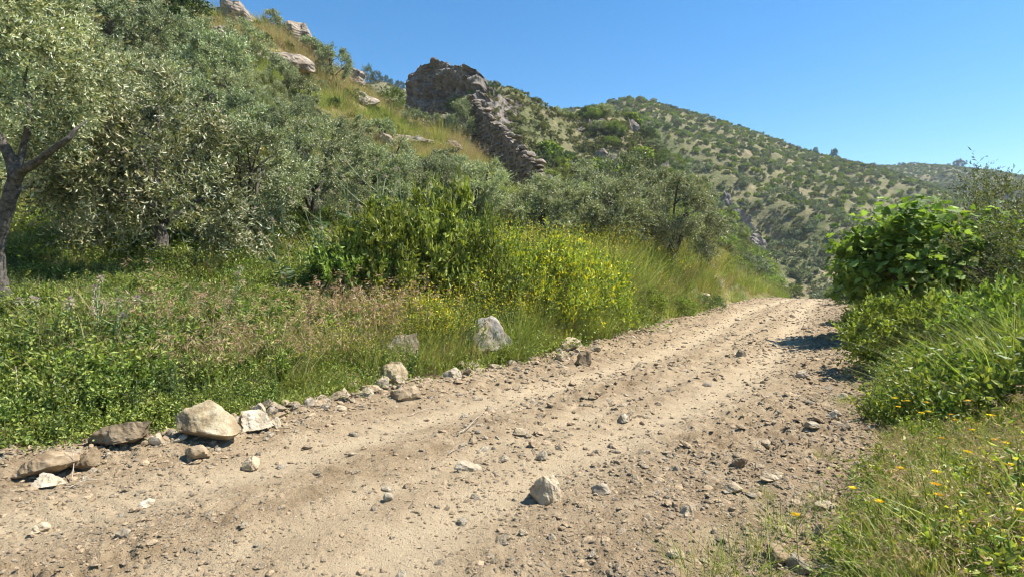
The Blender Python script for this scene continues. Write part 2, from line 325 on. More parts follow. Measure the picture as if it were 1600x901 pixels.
M_dirt = mat_dirt()
M_hill = mat_ground('hillside_soil', [(.055, .085, .02), (.11, .13, .035), (.24, .19, .085), (.30, .235, .12)], .33, (.30, .225, .135), .60, .15, 5.0)
M_far = mat_ground('far_soil', [(.085, .10, .038), (.13, .132, .06), (.175, .157, .084), (.235, .19, .116)], .05, (.285, .22, .145), .58, .8, .45)
M_olive = mat_leaf('olive_leaf', .18, .42, .45, .24, .02)
M_green = mat_leaf('green_leaf', .35, .5, .35, .18, .02)
M_grass = mat_leaf('grass_blade', .45, .6, .2, .22, .022)
M_dry = mat_leaf('dry_grass', .3, .7, .2, .2, .015)
M_fig = mat_leaf('fig_leaf', .40, .62, .2, .1, .01)
M_bark = mat_plain('bark', (.03, .025, .02), (.14, .12, .098), 18, .95, 1.0)
M_twig = mat_plain('dead_twig', (.22, .17, .12), (.42, .36, .28), 30, .9, .3)
M_stone = mat_rock('tan_stone', (.21, .16, .10), (.36, .29, .195), (.49, .42, .32), 9, dustamt=.45, bump=.8)
M_clod = mat_rock('earth_clod', (.25, .185, .115), (.33, .25, .16), (.41, .325, .22), 9, dust=(.30, .225, .14), dustamt=.5)
M_pale = mat_rock('pale_stone', (.23, .19, .13), (.35, .30, .22), (.47, .42, .34), 7, dustamt=.3, bump=.9)
M_cream = mat_rock('cream_boulder', (.20, .15, .085), (.37, .305, .195), (.49, .425, .31), 7, dust=(.30, .22, .12), dustamt=.5, bump=1.0)
M_brown = mat_rock('brown_stone', (.12, .085, .052), (.22, .165, .10), (.32, .25, .17), 7, dustamt=.35)
M_grey = mat_rock('grey_rock', (.13, .12, .11), (.25, .235, .215), (.38, .355, .315), 6, dust=(.45, .33, .19), dustamt=.5, bump=.8)
M_hrock = mat_rock('hill_rock', (.12, .10, .08), (.27, .23, .185), (.43, .38, .32), 1.6, dust=(.38, .27, .17), dustamt=.4, bump=1.0, strata=1.1)
M_crag = mat_rock('crag_rock', (.075, .068, .063), (.185, .168, .152), (.34, .30, .25), 1.3, dust=(.21, .15, .105), dustamt=.5, bump=1.0, strata=.3)
M_wall = mat_rock('wall_stone', (.10, .085, .07), (.19, .16, .135), (.34, .29, .235), 2.5, dustamt=.2)

# ------------------------------------------------------------------ ground sheets
def grid_mesh(us, Ys):
    U, Yg = np.meshgrid(us, Ys); X = U * Yg
    z, dl, dr, tr, f = H(X.ravel(), Yg.ravel(), True)
    V = np.stack([X.ravel(), Yg.ravel(), z], 1); nu = len(us)
    i = np.arange(len(Ys) - 1)[:, None] * nu; j = np.arange(nu - 1)[None]
    F = np.stack([i + j, i + j + 1, i + nu + j + 1, i + nu + j], -1).reshape(-1, 4)
    return V, F, dl, dr, tr, f
def submesh(name, V, F, mat, attrs):
    used = np.unique(F); mp = np.full(len(V), -1, np.int64); mp[used] = np.arange(len(used))
    return mk_mesh(name, V[used], [mp[F]], mat, None, True, {k: v[used] for k, v in attrs.items()})
us = np.concatenate([np.linspace(-2.6, -1.05, 26)[:-1], np.arange(-1.05, 1.05, .0042), np.linspace(1.05, 2.6, 26)])
Yn = np.exp(np.arange(math.log(1.0), math.log(95), .0068)); Yn[-1] = 95
V, F, dl, dr, tr, f = grid_mesh(us, Yn)
jag = fbm(V[:, 0] * 2.2, V[:, 1] * 2.2, 3, 91) * .28
isroad = ((dl + jag)[F].mean(1) < .12) & ((dr + jag)[F].mean(1) < .10) & (V[:, 1][F].mean(1) < 60)
patch = ss(.0, .5, fbm(V[:, 0] * .8, V[:, 1] * .8, 4, 95)); jd = fbm(V[:, 0] * .9, V[:, 1] * .9, 3, 96)
moist = np.clip(.62 * ss(-1.5, -.2, dr + jd * .8) * (.35 + .65 * patch) + .45 * ss(-.8, 0, dl + jd * .4) * (.35 + .65 * patch) + .22 * patch * (1 - tr), 0, .8)
tag(obj('dirt_road', submesh('dirt_road', V, F[isroad], M_dirt, {'track': tr, 'moist': moist})), kind='structure')
tag(obj('hillside', submesh('hillside', V, F[~isroad], M_hill, {})), kind='structure')
Yf = np.exp(np.arange(math.log(95), math.log(1100), .0105)); Yf[0] = 95
V, F, *_ = grid_mesh(np.concatenate([np.linspace(-2.6, -1.05, 20)[:-1], np.arange(-1.05, 1.05, .005), np.linspace(1.05, 2.6, 20)]), Yf)
tag(obj('far_hill', mk_mesh('far_hill', V, [F], M_far, None, True)), kind='structure')
gx, gy = np.meshgrid(np.linspace(-90, 90, 91), np.linspace(-70, 1.0, 40)); zz = np.maximum(H(gx, gy), -12) - .02
i = np.arange(39)[:, None] * 91; j = np.arange(90)[None]
tag(obj('ground', mk_mesh('ground', np.stack([gx.ravel(), gy.ravel(), zz], 1), [np.stack([i + j, i + j + 1, i + 92 + j, i + 91 + j], -1).reshape(-1, 4)], M_hill, None, True)), kind='structure')

# ------------------------------------------------------------------ rocks
def ico(n):
    import bmesh
    bm = bmesh.new(); bmesh.ops.create_icosphere(bm, subdivisions=n, radius=1)
    V = np.array([v.co[:] for v in bm.verts]); F = np.array([[v.index for v in f.verts] for f in bm.faces]); bm.free(); return V, F
ICO = {n: ico(n) for n in (1, 2, 3, 4, 5)}
def rock_mesh(name, seed, sub, mat, dims=(1, 1, 1), planes=11, rough=.05, rscale=2.0, smooth=None, round_=.25, jag=0):
    """an angular broken stone: a ball cut by random planes, base near z = 0"""
    g = np.random.default_rng(seed); V, F = ICO[sub]
    planes += 6; n = unit(g.normal(size=(planes, 3))); d = g.uniform(.48, .88, planes)
    q = V @ n.T; rad = np.min(np.where(q > .05, d / np.maximum(q, .05), 9), 1); rad = np.minimum(rad, 1.15)
    rad = rad * (1 - round_) + round_ * .7
    W = V * rad[:, None]
    if rough: W = W + V * (fbm3(W + seed, rscale, 4, seed % 97) * rough)[:, None]
    if jag: W = W + unit(V * np.array([1, 1, .3])) * (jag * (np.abs(fbm(W[:, 0] * 2.2 + W[:, 1] * 1.3 + seed, W[:, 2] * .9, 4, seed % 89)) * 2 - .5))[:, None]
    W[:, 2] = np.where(W[:, 2] < 0, W[:, 2] * .4, W[:, 2])
    W = W * np.array(dims) * np.array([.61, .61, .9]); W[:, 2] -= W[:, 2].min()
    return mk_mesh(name, W, [F], mat, None, (sub >= 3) if smooth is None else smooth)
def sit(p, sink): return (p[0], p[1], p[2] - sink)

BOULD = [ # px, py, width, height (photo px), material, name, label, tilt, depth/width
 (302, 668, 108, 62, 'cream', 'boulder', 'big rounded cream boulder, largest of the row at the left roadside', 5, .8),
 (184, 686, 102, 38, 'brown', 'boulder', 'flat brown slab tilted over a dark gap left of the big cream boulder', -10, .7),
 (389, 659, 74, 40, 'pale', 'boulder', 'pale block with a dark underside just right of the big cream boulder', -8, .7),
 (42, 730, 92, 52, 'brown', 'boulder', 'smooth brown slab lying at the left edge of the picture', -18, .8),
 (64, 753, 58, 24, 'pale', 'flat_stone', 'pale flat stone lying below the brown slab at far left', -6, .8),
 (122, 724, 48, 32, 'brown', 'stone', 'rounded brown stone right of the slab at far left', 0, .9),
 (242, 685, 28, 30, 'stone', 'stone', 'small grey tan stone wedged between brown slab and big cream boulder', 0, .8),
 (300, 712, 44, 26, 'brown', 'stone', 'reddish brown angular stone lying below the big cream boulder', 12, .9),
 (388, 724, 32, 30, 'stone', 'stone', 'pale round stone half buried below the block beside the cream boulder', 0, .9),
 (402, 641, 24, 22, 'pale', 'stone', 'small pointed pale stone standing on top of the pale block', 20, .8),
 (430, 659, 18, 22, 'pale', 'stone', 'small upright white stone right of the pale block', 0, .8),
 (757, 521, 92, 84, 'grey', 'boulder', 'tall cracked grey boulder with orange patch in the verge grass', 8, .9),
 (610, 580, 68, 54, 'cream', 'boulder', 'bright cream yellow boulder at the grass edge', 0, .8),
 (632, 611, 50, 36, 'brown', 'clod', 'dark brown earth clod below the bright cream yellow boulder', 0, .9),
 (618, 540, 72, 66, 'pale', 'boulder', 'pale weathered rock above the bright cream yellow boulder', 25, .7),
 (645, 515, 40, 32, 'grey', 'boulder', 'grey rock half hidden in weeds left of the tall cracked boulder', 10, .8),
 (410, 555, 70, 22, 'pale', 'flat_stone', 'pale ledge stone showing through dry grass', -8, .8),
 (462, 540, 32, 18, 'pale', 'flat_stone', 'small pale stone in grass right of the ledge stone', 10, .8),
 (395, 575, 28, 20, 'grey', 'stone', 'small grey stone in grass below the ledge stone', 0, .8),
 (792, 552, 38, 18, 'grey', 'flat_stone', 'flat grey stone at the foot of the tall cracked boulder', 5, .9),
 (707, 583, 30, 22, 'pale', 'stone', 'pale angular stone on the roadside rubble below the tall cracked boulder', 0, .9),
 (738, 570, 26, 22, 'stone', 'stone', 'tan squarish stone on top of the roadside rubble', 14, .9),
 (888, 539, 38, 24, 'stone', 'boulder', 'tan tilted slab of the stone pair at the road edge', -25, .8),
 (909, 557, 32, 34, 'brown', 'boulder', 'rusty brown block leaning against the tan tilted slab', 20, .9),
 (876, 557, 24, 18, 'stone', 'stone', 'small tan stone left of the rusty brown block', 0, .9),
 (851, 760, 64, 60, 'stone', 'boulder', 'lone angular tan boulder with white veins out on the road', 10, .8),
 (727, 727, 40, 20, 'pale', 'flat_stone', 'white elongated stone on the road left of the lone boulder', 8, .6),
 (943, 763, 30, 24, 'pale', 'stone', 'pale oval stone on the road right of the lone boulder', -20, .7),
 (845, 713, 22, 18, 'pale', 'stone', 'small pale stone just behind the lone road boulder', 0, .8),
 (1076, 796, 32, 28, 'stone', 'stone', 'tan wedge stone with dark left side in the near road', 12, .8),
 (1147, 764, 30, 20, 'stone', 'flat_stone', 'layered tan stone in the near road', 0, .8),
 (1212, 742, 34, 20, 'stone', 'stone', 'tan triangular stone near the right side of the road', 0, .8),
 (1160, 722, 34, 22, 'stone', 'flat_stone', 'long tan stone sliver lying on the near road', -30, .5),
 (1200, 697, 22, 14, 'stone', 'stone', 'small block of tan stone right of centre on the road', 0, .9),
 (1305, 646, 26, 24, 'pale', 'stone', 'pale pointed stone beside the bush shadow at right road edge', 25, .7),
 (1272, 671, 26, 12, 'pale', 'flat_stone', 'flat pale stone left of the bush shadow', 0, .8),
 (1258, 584, 26, 14, 'pale', 'flat_stone', 'pale flat stone on the far right wheel track', 0, .8),
 (1322, 618, 20, 14, 'pale', 'stone', 'small pale stone above the bush shadow at right', 0, .8),
 (1158, 552, 16, 14, 'pale', 'stone', 'small white stone with dark side in the middle of the far road', 0, .8),
 (1260, 884, 46, 34, 'pale', 'stone', 'white stone at the bottom edge beside yellow flowers', -30, .7),
 (1222, 876, 44, 26, 'brown', 'clod', 'brown crumbling lump of earth at the bottom edge of the road', 0, .9),
 (1298, 892, 34, 24, 'pale', 'stone', 'pale rounded stone at the bottom edge under the meadow grass', 0, .9),
 (1055, 868, 26, 16, 'stone', 'stone', 'tan stone near the bottom edge of the road', 0, .8),
 (1278, 832, 20, 34, 'pale', 'stone', 'narrow pale stone on the right roadside below the verge', 10, .6),
 (1290, 788, 36, 22, 'stone', 'stone', 'half buried tan stone at the edge of the meadow grass', 0, .8),
 (228, 786, 28, 14, 'pale', 'flat_stone', 'flat pale stone on the near left road', 0, .8),
 (58, 827, 34, 16, 'stone', 'flat_stone', 'tan flat stone on the road near the left edge', 0, .8),
 (185, 834, 24, 16, 'pale', 'stone', 'pale stone on the near left road in front of the slabs', 0, .8),
 (605, 777, 20, 16, 'pale', 'stone', 'pale stone on the smooth near centre of the road', 0, .8),
 (975, 655, 26, 14, 'pale', 'flat_stone', 'pale flat stone on the mid road beside a smaller one', 0, .8),
 (815, 675, 30, 14, 'stone', 'flat_stone', 'tan flat stone on the mid road behind the lone boulder', 0, .8),
 (738, 688, 14, 14, 'brown', 'clod', 'round dark clod on the mid road near a dry twig', 0, 1),
 (1100, 466, 22, 20, 'pale', 'stone', 'pale boulder set in the grassy bank beside the far road', 0, .8),
 (1122, 446, 20, 30, 'pale', 'stone', 'upright pale rock on the grassy bank beside the far road', 0, .8),
 (1290, 462, 30, 10, 'pale', 'flat_stone', 'pale stones edge at the far right crest of the road', 0, .8),
]
MATS = dict(cream=M_cream, brown=M_brown, pale=M_pale, stone=M_stone, grey=M_grey)
for k, (px, py, wp, hp, mt, nm, lb, tilt, dp) in enumerate(BOULD):
    p = hit(px, py + hp * .42); d = p[1]; W = wp * d / FPX * .96; Hh = hp * d / FPX * .86
    sub = 5 if wp > 60 else 4 if wp > 30 else 3
    me = rock_mesh(nm, 100 + k * 7, sub, MATS[mt], (W, W * dp, max(Hh, W * .25)), 9 + k % 5, .10, 3.6, False, .05 if mt in ('pale', 'stone') else .30 if mt == 'cream' else .18, .10 if mt in ('pale', 'stone', 'brown') else .03)
    off = W * dp * .35
    o = obj(nm, me, None, (p[0], p[1] + off, H1(p[0], p[1] + off) - Hh * .14), (R(random.uniform(-8, 8)), R(tilt), R(random.uniform(-25, 25))))
    tag(o, lb, 'rock' if nm != 'clod' else 'earth clod', 'rocks along and on the road')
# boulders of the upper slope
HROCK = [(372, 28, 68, 26, 'dark layered ledge near the top of the slope below the skyline', 18), (328, 66, 46, 40, 'pale tilted boulder above the olives on the upper slope', 25), (356, 58, 34, 18, 'flat pale capstone right of the tilted boulder', 4),
 (440, 96, 76, 28, 'long pale rock band crossing the grassy slope', 6), (466, 62, 44, 34, 'reddish rock knob at the skyline above the rock band', 15), (548, 118, 38, 22, 'pale slab on the skyline right of the small olives', 20),
 (682, 197, 60, 32, 'grey striped boulder in the middle of the slope', 18), (640, 224, 70, 20, 'low pale ledge below the striped boulder', 2), (742, 230, 44, 22, 'brown rock ledge left of the ruined wall foot', 8),
 (705, 228, 30, 12, 'dark hollow rock under the grassy ledge', 0), (426, 156, 18, 10, 'small white stone beside a single olive on the slope', 0), (405, 132, 12, 12, 'small bright stone among the grove olives', 0),
 (565, 158, 34, 16, 'brown rock in dry grass on the slope', 5), (598, 222, 26, 16, 'pale rock half hidden behind grove olives', 0), (855, 240, 46, 26, 'pale overhanging rock right of the ruined wall', -6),
 (830, 205, 18, 16, 'small pale rock behind the ruined wall', 0), (785, 325, 16, 8, 'small white stone in the dry grass below the wall', 0)]
for k, (px, py, wp, hp, lb, tilt) in enumerate(HROCK):
    p = hit(px, py + hp * .45)
    if p[1] > 110: p = at_depth(px, 62)
    d = p[1]; W = wp * d / FPX * 1.25; Hh = hp * d / FPX * 1.3
    me = rock_mesh('hill_rock', 900 + k * 3, 4, M_hrock, (W, W * .6, Hh), 10, .12, 3.0, False, .05, .22)
    tag(obj('hill_rock', me, None, (p[0], p[1] + W * .12, p[2] - Hh * .14), (R(random.uniform(-10, 10)), R(tilt), R(random.uniform(-20, 20)))), lb, 'rock', 'rocks on the slope')

# ------------------------------------------------------------------ gravel and loose stones
STV = [rock_mesh('loose_stone', 40 + k, 1, [M_clod, M_stone, M_clod, M_stone, M_pale, M_clod][k % 6], (1, random.uniform(.6, .95), random.uniform(.25, .55)), 6, .05, 2, False, .1) for k in range(10)]
STM = [rock_mesh('loose_stone', 60 + k, 2, [M_stone, M_clod, M_stone, M_pale][k % 4], (1, random.uniform(.55, .95), random.uniform(.25, .5)), 5, .07, 2.5, False, .08) for k in range(12)]
def road_points(n, y0=2.4, y1=42, u0=-1.0, u1=.75, marg=0.0):
    u = rng.uniform(u0, u1, n); y = np.exp(rng.uniform(math.log(y0), math.log(y1), n)); x = u * y
    a, b = edges(x, y); ok = (a < -marg) & (b < -marg); return x[ok], y[ok], a[ok], b[ok]
x, y, a, b = road_points(2200)
wgt = .25 + 1.2 * np.exp(a / .5) + .8 * np.exp(b / .7) + .5 * ss(0, .5, fbm(x, y, 3, 71)); keep = rng.uniform(0, 1.6, len(x)) < wgt
x, y, a = x[keep][:295], y[keep][:295], a[keep][:295]; z = H(x, y)
for k in range(len(x)):
    s = min((rng.lognormal(0, .45) * 12 / FPX) * y[k] * .75 + .015, .22)
    edge = a[k] > -.7
    if edge: s *= 1.35
    o = obj('loose_stone', STM[k % 12], None, (x[k], y[k], z[k] - s * .1), (R(rng.uniform(-15, 15)), R(rng.uniform(-15, 15)), rng.uniform(0, 6.28)), (s, s, s))
    if edge: tag(o, 'small loose stone in the rubble line along the left road edge', 'stone', 'rubble stones at the left road edge')
    else: tag(o, 'small loose stone lying on the dirt road', 'stone', 'loose stones on the road')

HEAP = LE[(LE[:, 1] > 5.3) & (LE[:, 1] < 30)]
for k in range(95):
    if k < 55: t_ = np.clip(rng.choice([.10, .20, .26, .33, .40]) + rng.normal(0, .03), 0, .999)
    else: t_ = rng.uniform(.02, .99)
    q = t_ * (len(HEAP) - 1); i0 = int(q); pt = HEAP[i0] * (1 - q + i0) + HEAP[min(i0 + 1, len(HEAP) - 1)] * (q - i0); pt = pt + np.array([.8, -.6]) * rng.normal(.12, .16)
    s = rng.uniform(.07, .17) * (1 + .03 * pt[1]); o = obj('rubble_stone', STM[k % 12], None, (pt[0], pt[1], H1(*pt) - s * .08 + (.05 if k % 4 == 0 else 0)), (R(rng.uniform(-25, 25)), R(rng.uniform(-25, 25)), rng.uniform(0, 6.28)), (s, s, s * 1.2))
    tag(o, 'fist to head sized stone in the rubble heaps at the left road edge', 'stone', 'rubble heap stones at the left road edge')
def scatter(name, srcs, P, rot, scl, idx, label=None, cat=None, kind='stuff'):
    n = len(P); me = bpy.data.meshes.new(name); me.vertices.add(n); me.vertices.foreach_set('co', np.asarray(P, np.float32).ravel())
    a = me.attributes.new('rot', 'FLOAT_VECTOR', 'POINT'); a.data.foreach_set('vector', np.asarray(rot, np.float32).ravel())
    a = me.attributes.new('scl', 'FLOAT_VECTOR', 'POINT'); sc = np.asarray(scl, np.float32); sc = np.repeat(sc[:, None], 3, 1) if sc.ndim == 1 else sc; a.data.foreach_set('vector', sc.ravel())
    a = me.attributes.new('idx', 'INT', 'POINT'); a.data.foreach_set('value', np.asarray(idx, np.int32))
    o = obj(name, me); g = bpy.data.node_groups.new(name, 'GeometryNodeTree')
    g.interface.new_socket('Geometry', in_out='INPUT', socket_type='NodeSocketGeometry'); g.interface.new_socket('Geometry', in_out='OUTPUT', socket_type='NodeSocketGeometry')
    gi = g.nodes.new('NodeGroupInput'); go = g.nodes.new('NodeGroupOutput'); ip = g.nodes.new('GeometryNodeInstanceOnPoints'); jn = g.nodes.new('GeometryNodeJoinGeometry')
    for s in srcs:
        so_ = bpy.data.objects.new(s.name, s); oi = g.nodes.new('GeometryNodeObjectInfo'); oi.inputs[0].default_value = so_
        ti = g.nodes.new('GeometryNodeGeometryToInstance'); g.links.new(oi.outputs['Geometry'], ti.inputs[0]); g.links.new(ti.outputs[0], jn.inputs[0])
    def na(nm, t):
        q = g.nodes.new('GeometryNodeInputNamedAttribute'); q.data_type = t; q.inputs[0].default_value = nm; return q.outputs[0]
    g.links.new(gi.outputs[0], ip.inputs['Points']); g.links.new(jn.outputs[0], ip.inputs['Instance']); ip.inputs['Pick Instance'].default_value = True
    g.links.new(na('idx', 'INT'), ip.inputs['Instance Index']); g.links.new(na('rot', 'FLOAT_VECTOR'), ip.inputs['Rotation']); g.links.new(na('scl', 'FLOAT_VECTOR'), ip.inputs['Scale'])
    g.links.new(ip.outputs[0], go.inputs[0]); m = o.modifiers.new('scatter', 'NODES'); m.node_group = g
    tag(o, label, cat, None, kind); return o
x, y, a, b = road_points(130000)
wgt = .22 + 1.3 * np.exp(a / .45) + .9 * np.exp(b / .8) + .7 * ss(-.1, .5, fbm(x * .9, y * .9, 3, 75)); wgt = wgt * (1 - .5 * H(x, y, True)[3]); k = rng.uniform(0, 1.7, len(x)) < wgt; x, y, a, b = x[k], y[k], a[k], b[k]
s = np.clip(rng.lognormal(0, .55, len(x)) * 3.4 / FPX * y * .75 + .006, 0, .085) * np.where(a > -.6, 1.25, 1)
scatter('gravel', STV, np.stack([x, y, H(x, y) - s * .08], 1), np.stack([rng.uniform(-.4, .4, len(x)), rng.uniform(-.4, .4, len(x)), rng.uniform(0, 6.28, len(x))], 1), s, rng.integers(0, 10, len(x)), 'fine gravel strewn over the dirt road', 'gravel')
x, y, a, b = road_points(46000); wgt = .12 + 1.4 * np.exp(a / .4) + 1.2 * np.exp(b / 1.1) + .9 * ss(-.1, .5, fbm(x * .7 + 9, y * .7, 3, 76)); wgt = wgt * (1 - .6 * H(x, y, True)[3]); k = rng.uniform(0, 1.5, len(x)) < wgt; x, y, a, b = x[k], y[k], a[k], b[k]
s = np.clip(rng.lognormal(0, .4, len(x)) * 8.5 / FPX * y * .7 + .01, 0, .13) * np.where(a > -.5, 1.2, 1)
scatter('road_rubble', [rock_mesh('rubble', 80 + k, 2, [M_clod, M_stone, M_clod, M_clod, M_clod, M_stone, M_pale][k % 7], (1, random.uniform(.5, .9), random.uniform(.22, .5)), 5, .1, 3, False, .02) for k in range(9)], np.stack([x, y, H(x, y) - s * .14], 1), np.stack([rng.uniform(-.4, .4, len(x)), rng.uniform(-.4, .4, len(x)), rng.uniform(0, 6.28, len(x))], 1), s, rng.integers(0, 9, len(x)), 'small earth clods and rubble covering the dirt road', 'rubble')

# ------------------------------------------------------------------ rock crag on the skyline
CR = np.array([(640, 150), (648, 131), (655, 126), (667, 111), (676, 106), (700, 107), (716, 110), (735, 114), (755, 120), (775, 126), (800, 134), (830, 146), (860, 163), (880, 178)], float)
na, nb = 220, 90
ta = np.linspace(0, 1, na); cpx = 640 + 240 * ta
frontY = 127 - 22 * ss(0, .6, ta) + 9 * ss(.55, 1, ta)
crest = zrow(np.interp(cpx, CR[:, 0], CR[:, 1]), frontY + 3)
foot = np.minimum(zrow(np.interp(cpx, [640, 700, 760, 800, 885], [165, 185, 190, 190, 200]), frontY), H((cpx - 800) / FPX * frontY, frontY) - 4)
tb = np.linspace(0, 1, nb)
A, B = np.meshgrid(ta, tb); px_ = 640 + 240 * A; fy = np.interp(A, ta, frontY); cz_ = np.interp(A, ta, crest); fz = np.interp(A, ta, foot)
fr = np.clip(B / .62, 0, 1); bk = np.clip((B - .62) / .38, 0, 1)
lean = np.interp(px_, [640, 745, 790, 880], [.5, 1.5, 12, 17])
Yc = fy + lean * fr + 26 * bk; Zc = fz + (cz_ - fz) * fr ** .9 - 16 * bk ** 1.3
Xc = (px_ - 800) / FPX * (fy + lean)
amp = np.interp(px_, [640, 760, 800, 885], [1, 1, .6, .45]) * ss(0, .1, B)
rd = 1 - np.abs(fbm(Xc / 4.2 + Zc / 9, Zc / 8.0, 5, 211)) * 2
st = fbm(Xc / 7, Zc / 1.5 + Xc / 6, 4, 231)
disp = (rd * 1.6 + st * 1.9 + fbm(Xc / 1.5, Zc / 1.1 + Yc / 2, 4, 251) * 1.3) * amp
Yc = Yc - disp * (1 - .7 * bk); Xc = Xc - disp * .5 * (1 - bk); Zc = Zc + fbm(Xc / 2.1, Yc / 2.1, 4, 241) * .8 * ss(.4, .62, B)
i = np.arange(nb - 1)[:, None] * na; j = np.arange(na - 1)[None]
crag = obj('rock_crag', mk_mesh('rock_crag', np.stack([Xc.ravel(), Yc.ravel(), Zc.ravel()], 1), [np.stack([i + j, i + j + 1, i + na + j + 1, i + na + j], -1).reshape(-1, 4)], M_crag, None, False))
CRV = np.stack([Xc, Yc, Zc, px_, B], -1).reshape(-1, 5)
tag(crag, 'dark jagged rock crag rising on the skyline above the ruined wall', 'crag')

# ------------------------------------------------------------------ ruined stone wall
P0 = np.array([(739 - 800) / FPX * 59, 59.0]); P1 = np.array([(858 - 800) / FPX * 46, 46.0])
Lw = np.linalg.norm(P1 - P0); du = (P1 - P0) / Lw; dn = np.array([du[1], -du[0]])      # dn points left, toward the shade
wall = bpy.data.objects.new('ruined_wall', None); COL.objects.link(wall); wall.location = (P0[0], P0[1], H1(*P0)); wz0 = wall.location.z
tag(wall, 'ruined dry stone wall stepping down the slope below the crag', 'wall')
def topz(s):
    f_ = s / Lw; Yw = P0[1] + (P1[1] - P0[1]) * f_; row = np.interp(f_, [0, .12, .35, .6, .8, 1], [160, 162, 186, 214, 241, 273]); return zrow(row, Yw)
wst = [rock_mesh('stone', 300 + k, 2, M_wall, (1, 1, 1), 12, .06, 2, False, .2) for k in range(8)]
course = .40; g = np.random.default_rng(5); cnt = 0
zlo, zhi = 3.0, 21.0; zc = zlo; row_i = 0; coreV = []
while zc < zhi:
    s = g.uniform(0, .3)
    while s < Lw:
        wl = g.uniform(.42, 1.05); sm = s + wl / 2
        if sm < Lw:
            q = P0 + du * sm; gz = H1(*q); tz = topz(sm) + .3 * math.sin(sm * 2.1) + .35 * math.sin(sm * 5.3 + 1)
            if zc > gz - .25 and zc + course < tz + .1 and zc > tz - 4.6 and cnt < 330:
                ed = 1.0 if zc + 2 * course < tz else 1.15
                o = obj('stone', wst[cnt % 8], wall, (q[0] - P0[0] + dn[0] * g.uniform(-.05, .06), q[1] - P0[1] + dn[1] * g.uniform(-.05, .06), zc - wz0),
                        (g.uniform(-.12, .12), g.uniform(-.12, .12), math.atan2(du[1], du[0]) + g.uniform(-.15, .15)), (wl * g.uniform(.95, 1.12), .95 * ed * g.uniform(.8, 1.2), course * g.uniform(.9, 1.45)))
                cnt += 1
        s += wl
    zc += course
print('wall stones', cnt)
ac = Acc(); sv = np.linspace(.2, Lw - .35, 30)
for sg in (-1, 1):
    for sx in sv:
        q = du * sx + dn * .26 * sg; b0 = max(H1(*(P0 + q)) - .8, topz(sx) - 5) - wz0; ac.add([(q[0], q[1], b0), (q[0], q[1], topz(sx) - .55 - wz0)], [])
n_ = len(sv); Fq = []
for k in range(n_ - 1):
    a0 = 2 * k; b0 = 2 * (k + n_); Fq += [(a0, a0 + 1, a0 + 3, a0 + 2), (b0, b0 + 2, b0 + 3, b0 + 1), (a0 + 1, b0 + 1, b0 + 3, a0 + 3)]
for k in (0, n_ - 1):
    a0 = 2 * k; b0 = 2 * (k + n_); Fq.append((a0, b0, b0 + 1, a0 + 1))
ac.add(np.zeros((0, 3)), []); ac.F[4] = [np.array(Fq)]
obj('light_block_slab', ac.mesh('light_block_slab', M_wall), wall)  # added inner slab, stops light coming through the gaps between the stones

# ------------------------------------------------------------------ leaves, crowns, trunks
def leaf_quads(P, D, L, Wd, g, fold=.25):
    n = len(P); r = g.normal(size=(n, 3)); S = unit(np.cross(D, r)); Nn = np.cross(S, D)
    L = np.broadcast_to(L, (n,))[:, None]; Wd = np.broadcast_to(Wd, (n,))[:, None]
    V = np.stack([P, P + D * L * .45 + S * Wd * .5 + Nn * Wd * fold, P + D * L, P + D * L * .45 - S * Wd * .5 + Nn * Wd * fold], 1)
    F = np.arange(n * 4).reshape(n, 4); return V.reshape(-1, 3), F
def pal(g, n, cols, wts, jit=.18):
    c = np.array(cols)[g.choice(len(cols), n, p=np.array(wts) / sum(wts))]; return c * (1 + jit * g.normal(size=(n, 1))).clip(.5, 1.6)
OLIVE = ([(.09, .12, .042), (.205, .245, .105), (.34, .375, .205), (.47, .49, .32)], [2.4, 4, 3.6, 2.6])
CREAM = (.50, .46, .25)
def crown(name, seed, rx, rz, zc, nclump, twigs, leaves, L, Wd, mat, pals, up=.35, cr=.3, cream=0.0, low=-.55, creamcol=CREAM, lob=.35, inner=.5):
    g = np.random.default_rng(seed); d = unit(g.normal(size=(nclump * 3, 3))); d = d[d[:, 2] > low][:nclump]; n = len(d)
    lobes = unit(g.normal(size=(7, 3))); lb = 1 + lob * np.max(np.clip(d @ lobes.T - .55, 0, 1) / .45, 1) - lob * .5
    rad = (inner + (1 - inner) * g.uniform(0, 1, n) ** .45) * lb
    C = d * rad[:, None] * np.array([rx, rx, rz]); C[:, 2] += zc
    crad = cr * rx * g.uniform(.7, 1.35, n)
    Td = unit(np.repeat(d, twigs, 0) * .75 + g.normal(size=(n * twigs, 3)) * .62 + np.array([0, 0, up])); Tl = np.repeat(crad, twigs) * g.uniform(.5, 1.25, n * twigs)
    T0 = np.repeat(C, twigs, 0) + g.normal(size=(n * twigs, 3)) * np.repeat(crad, twigs)[:, None] * .22
    ff = np.tile(np.linspace(.12, 1, leaves), n * twigs); P = np.repeat(T0, leaves, 0) + np.repeat(Td * Tl[:, None], leaves, 0) * ff[:, None]
    P[:, 2] -= (ff ** 2) * np.repeat(Tl, leaves) * .18
    D = unit(np.repeat(Td, leaves, 0) * .75 + g.normal(size=P.shape) * .6)
    N = len(P); V, F = leaf_quads(P, D, L * g.uniform(.7, 1.3, N), Wd * g.uniform(.8, 1.25, N), g)
    c = pal(g, N, *pals)
    c *= np.repeat(np.repeat(g.uniform(.72, 1.32, n), twigs), leaves)[:, None]      # shoots of one bough share a tint
    if cream > 0:
        m = (g.uniform(size=N) < cream * 2.2) & (ff > .55); c[m] = np.array(creamcol) * g.uniform(.75, 1.25, (m.sum(), 1))
    return mk_mesh(name, V, [F], mat, np.repeat(c, 4, 0)), C
